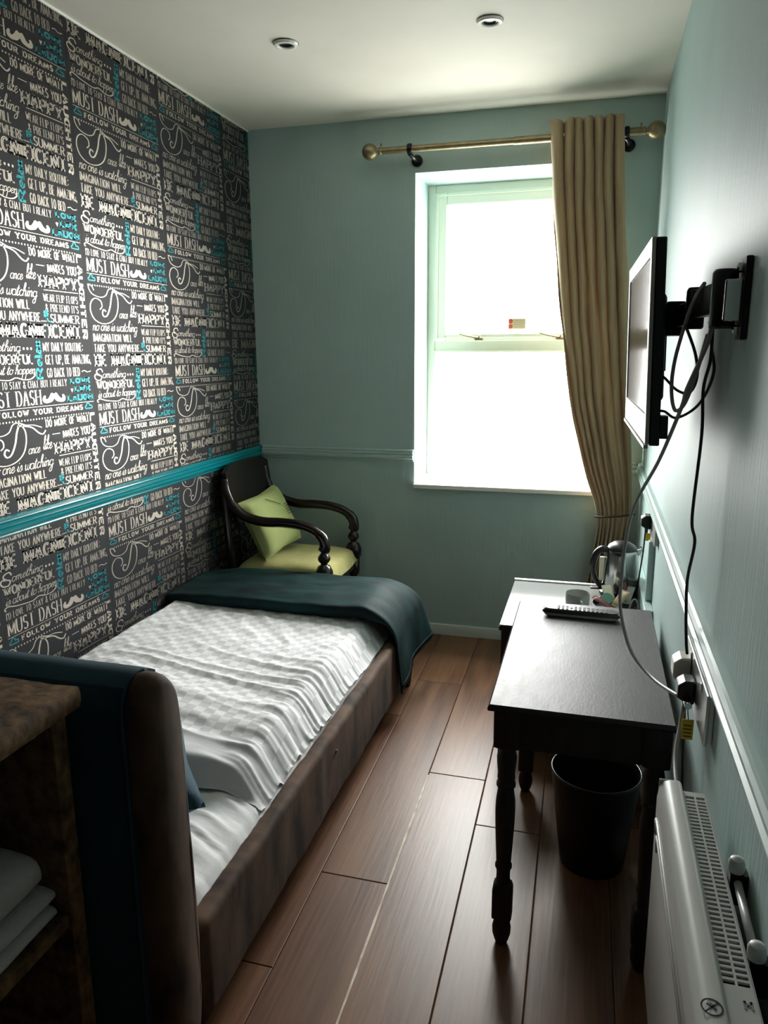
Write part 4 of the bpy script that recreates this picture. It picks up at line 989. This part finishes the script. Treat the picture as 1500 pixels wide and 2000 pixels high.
def cable(name, pts, r, m, label, sm=7):
    return tag(obj(name, MB().tube(pts, r, 8, smooth=sm), m, smooth=True), label, 'cable')
cable('aerial_cable', [(2.026, -2.35, 1.600), (2.022, -2.33, 1.558), (1.999, -2.28, 1.475), (1.994, -2.25, 1.434), (1.966, -2.15, 1.309), (1.928, -2.05, 1.189), (1.915, -2.0, 1.08), (1.911, -2.0, .986), (1.913, -2.0, .904), (1.941, -2.05, .816), (1.988, -2.15, .79), (2.028, -2.315, .826)], .0042, 'coax', 'thick grey cable hanging from the television arm down over the table')
cable('looped_cable', [(2.012, -2.31, 1.676), (2.003, -2.27, 1.655), (1.992, -2.245, 1.612), (1.978, -2.22, 1.534), (1.977, -2.2, 1.471), (1.985, -2.22, 1.428), (1.999, -2.26, 1.445), (2.012, -2.30, 1.51), (2.022, -2.335, 1.58)], .0040, 'coax', 'grey cable looped below the television arm')
cable('signal_cable', [(1.9605, -2.10, 1.417), (1.975, -2.11, 1.416), (1.992, -2.2, 1.410), (2.027, -2.25, 1.442), (2.043, -2.3, 1.505), (2.036, -2.3, 1.555), (2.028, -2.3, 1.606)], .0030, 'cable_black', 'thin black cable from the foot of the screen up to the wall arm')
cable('audio_cable', [(1.9585, -2.06, 1.495), (1.972, -2.07, 1.490), (1.993, -2.15, 1.466), (2.008, -2.25, 1.466), (2.016, -2.28, 1.5), (2.009, -2.28, 1.545), (1.990, -2.25, 1.60)], .0030, 'cable_black', 'thin black cable curving behind the middle of the screen')
cable('power_cable', [(2.030, -2.33, 1.600), (2.033, -2.32, 1.535), (2.027, -2.3, 1.476), (2.031, -2.3, 1.384), (2.026, -2.3, 1.216), (2.031, -2.33, 1.17), (2.027, -2.3, 1.084), (2.030, -2.3, 1.006), (2.035, -2.3, .945), (2.040, -2.29, .915)], .0032, 'cable_black', 'long black cable running down the wall to the near socket')

# ------------------------------------------------------------------ sockets and plugs
def socket(name, y0, y1, z0, z1, th, label):
    s = thing(name, label, 'socket', (W, (y0 + y1) / 2, z0)); ln = y1 - y0
    obj('back_box', box((W - th * .6, y0 + .004, z0 + .004), (W - .0005, y1 - .004, z1 - .004)), 'white_gloss', s, bevel=.002)
    obj('face_plate', box((W - th, y0, z0), (W - th * .6, y1, z1)), 'socket_metal', s, bevel=.002)
    for k in range(2): obj('switch', box((W - th - .003, y0 + ln * (.2 + .5 * k), z1 - .020), (W - th, y0 + ln * (.2 + .5 * k) + .012, z1 - .004)), 'white_gloss', s, bevel=.001)
    return s
socket('wall_socket', -2.505, -2.185, .815, .918, .016, 'wide metal wall socket below the rail beside the black table')
socket('wall_socket', -1.19, -.93, .868, .958, .014, 'metal wall socket below the rail near the kettle')
def plug(name, x1, y, z, m, label, sz=(.034, .046, .05)):
    p = thing(name, label, 'plug', (x1, y, z)); a, b, c = sz
    prof = [(0, -c / 2), (-a * .45, -c / 2), (-a, -c * .25), (-a, c * .3), (-a * .6, c / 2), (0, c / 2)]
    obj('body', MB().prism([(x1 + px, z + pz) for px, pz in prof], y - b / 2, y + b / 2), m, p, bevel=.004)
    obj('cord_grip', MB().lathe([(.006, -c / 2 - .018), (.007, -c / 2)], (x1 - a * .4, y, z), 10), m, p, smooth='auto')
plug('plug', W - .0165, -2.262, .870, 'white_gloss', 'white plug in the near wall socket', (.036, .05, .062))
plug('plug', W - .0165, -2.345, .858, 'black_plastic', 'black plug with a chrome clip in the near wall socket', (.034, .045, .05))
tag(obj('cable_clip', MB().lathe([(.007, -2.40), (.008, -2.395), (.008, -2.372), (.005, -2.366)], (W - .032, 0, .845), 14, axis='Y'), 'chrome', smooth='auto'), 'small chrome aerial connector at the near wall socket', 'connector')
plug('plug', W - .0145, -.985, .918, 'black_plastic', 'black kettle plug in the far wall socket', (.036, .05, .052))
tg = thing('cable_tag', 'small yellow paper tag hanging below the near wall socket', 'tag', (W - .03, -2.385, .76))
obj('paper', box((W - .040, -2.392, .768), (W - .018, -2.390, .812)), 'yellow_tag', tg)
mb = MB(); [mb.box((W - .037, -2.3930, .774 + k * .008), (W - .021, -2.3921, .776 + k * .008)) for k in range(4)]
obj('text_lines', mb, 'cord', tg)
obj('string', MB().tube([(W - .029, -2.391, .812), (W - .03, -2.37, .835)], .001, 5), 'cord', tg)
tg2 = tag(obj('cable_tag', box((W - .034, -.985, .842), (W - .012, -.983, .872)), 'yellow_tag'), 'small yellow tag on the kettle lead under the far socket', 'tag')
cable('heater_cable', [(2.040, -2.300, .838), (2.034, -2.35, .822), (2.026, -2.38, .788), (2.012, -2.45, .755), (2.008, -2.56, .74), (2.02, -2.68, .70), (2.03, -2.75, .64)], .0042, 'coax', 'white flex dropping from the near socket behind the heater')
cable('plug_cable', [(2.036, -2.345, .818), (2.038, -2.348, .78), (2.040, -2.36, .70), (2.045, -2.36, .60)], .0030, 'cable_black', 'black flex hanging straight down below the near socket')
cable('kettle_cable', [(2.036, -.985, .880), (2.034, -.975, .80), (2.030, -.93, .70), (2.028, -.87, .60), (2.02, -.84, .558)], .0030, 'cable_black', 'black kettle flex running down from the far socket')

# ------------------------------------------------------------------ panel heater
ht = thing('panel_heater', 'white electric panel heater with slotted top grille on the right wall', 'heater', (2.0, -3.2, .40))
HY0, HY1, HZ0, HZ1 = -3.62, -2.622, .385, .806
prof = [(1.972, HZ0), (1.966, HZ0 + .01), (1.964, HZ1 - .035), (1.967, HZ1 - .014), (1.974, HZ1 - .004), (1.984, HZ1), (2.000, HZ1), (2.003, HZ1 - .004), (2.003, HZ0 + .02), (1.99, HZ0)]
obj('front_panel', MB().prism(prof, HY0, HY1, 'XZ'), 'heater_white', ht, smooth='auto', bevel=.003)
for z, e in ((HZ1 - .060, .03), (HZ1 - .075, .06)):
    obj('pressed_rib', MB().tube([(1.9645, HY1 - e - .004, z - .03), (1.9632, HY1 - e, z - .004), (1.9630, HY1 - e - .02, z), (1.9630, HY0 + .03, z)], .0035, 8), 'heater_white', ht, smooth=True)
obj('end_cap', box((1.966, HY1 + .0002, HZ0 + .004), (2.002, HY1 + .006, HZ1 - .003)), 'heater_white', ht, bevel=.003)
GZ = HZ1 - .010
obj('rear_casing', box((2.0035, HY0 + .03, HZ0 + .02), (2.040, HY1 - .035, GZ - .012)), 'dark_gap', ht)
mb = MB(); gy0, gy1 = HY0 + .03, HY1 - .030; gyc = -3.060
for xa, xb in ((2.0035, 2.0065), (2.0205, 2.0235), (2.0375, 2.041)): mb.box((xa, gyc, GZ - .004), (xb, gy1, GZ))
mb.box((2.0035, gy1, GZ - .004), (2.041, gy1 + .014, GZ)); mb.box((2.0035, gy0, GZ - .004), (2.041, gyc, GZ)); mb.box((2.0405, gy0, HZ0 + .02), (2.042, gy1 + .014, GZ))
obj('grille_frame', mb, 'heater_white', ht)
first = None
nsl = 42; st = (gy1 - gyc) / nsl
for k in range(1, nsl):
    y = gy1 - k * st
    for xa, xb in ((2.0066, 2.0204), (2.0236, 2.0374)):
        key = round(xa, 4)
        if first is None: first = {}
        if key not in first: first[key] = obj('slat', MB().box((xa, y - st * .22, GZ - .004), (xb, y + st * .22, GZ - .0005)), 'heater_white', ht); first[key, 'y'] = y
        else:
            o = first[key].copy(); COL.objects.link(o); o.parent = ht; o.location = (0, y - first[key, 'y'], 0)
for y, z in ((-2.862, .824), (-3.012, .810)):
    b = obj('mounting_bracket', MB().lathe([(.011, 0), (.0115, .004), (.0115, .014), (.009, .019), (.003, .022)], (2.052, y, z - .010), 18), 'heater_white', ht, smooth='auto')
    obj('bracket_arm', box((2.043, y - .010, z - .06), (W - .001, y + .010, z - .011)), 'black_metal', b)
obj('bracket_bar', MB().tube([(2.054, -2.87, .80), (2.054, -3.005, .79)], .006, 8), 'heater_white', ht, smooth=True)
obj('mounting_rail', box((2.050, -3.5, .725), (2.058, -2.75, .745)), 'heater_white', ht)
# do-not-cover symbol and a letter printed on the top
mb = MB(); sx, sy, szz = 1.986, -3.112, HZ1 + .0004
mb.lathe([(.0105, 0), (.0125, 0), (.0125, .0003), (.0105, .0003)], (sx, sy, szz), 28, cap=False)
def stripe(x0, y0, x1, y1, w): 
    d = Vector((x1 - x0, y1 - y0, 0)).normalized(); n = Vector((-d.y, d.x, 0)) * w / 2
    mb.add([(x0 + n.x, y0 + n.y, szz + .0003), (x1 + n.x, y1 + n.y, szz + .0003), (x1 - n.x, y1 - n.y, szz + .0003), (x0 - n.x, y0 - n.y, szz + .0003)], [(0, 1, 2, 3)])
stripe(sx - .008, sy - .008, sx + .008, sy + .008, .0022); stripe(sx - .005, sy + .004, sx + .005, sy - .003, .003); stripe(sx - .002, sy + .006, sx + .004, sy + .001, .0015)
obj('warning_symbol', mb, 'black_plastic', ht)
mb = MB(); szz = GZ + .0004
for a in ((2.026, -3.094, 2.026, -3.082), (2.026, -3.082, 2.030, -3.090), (2.030, -3.090, 2.034, -3.082), (2.034, -3.082, 2.034, -3.094)): stripe(*a, .003)
obj('printed_letter', mb, 'grey_key', ht)
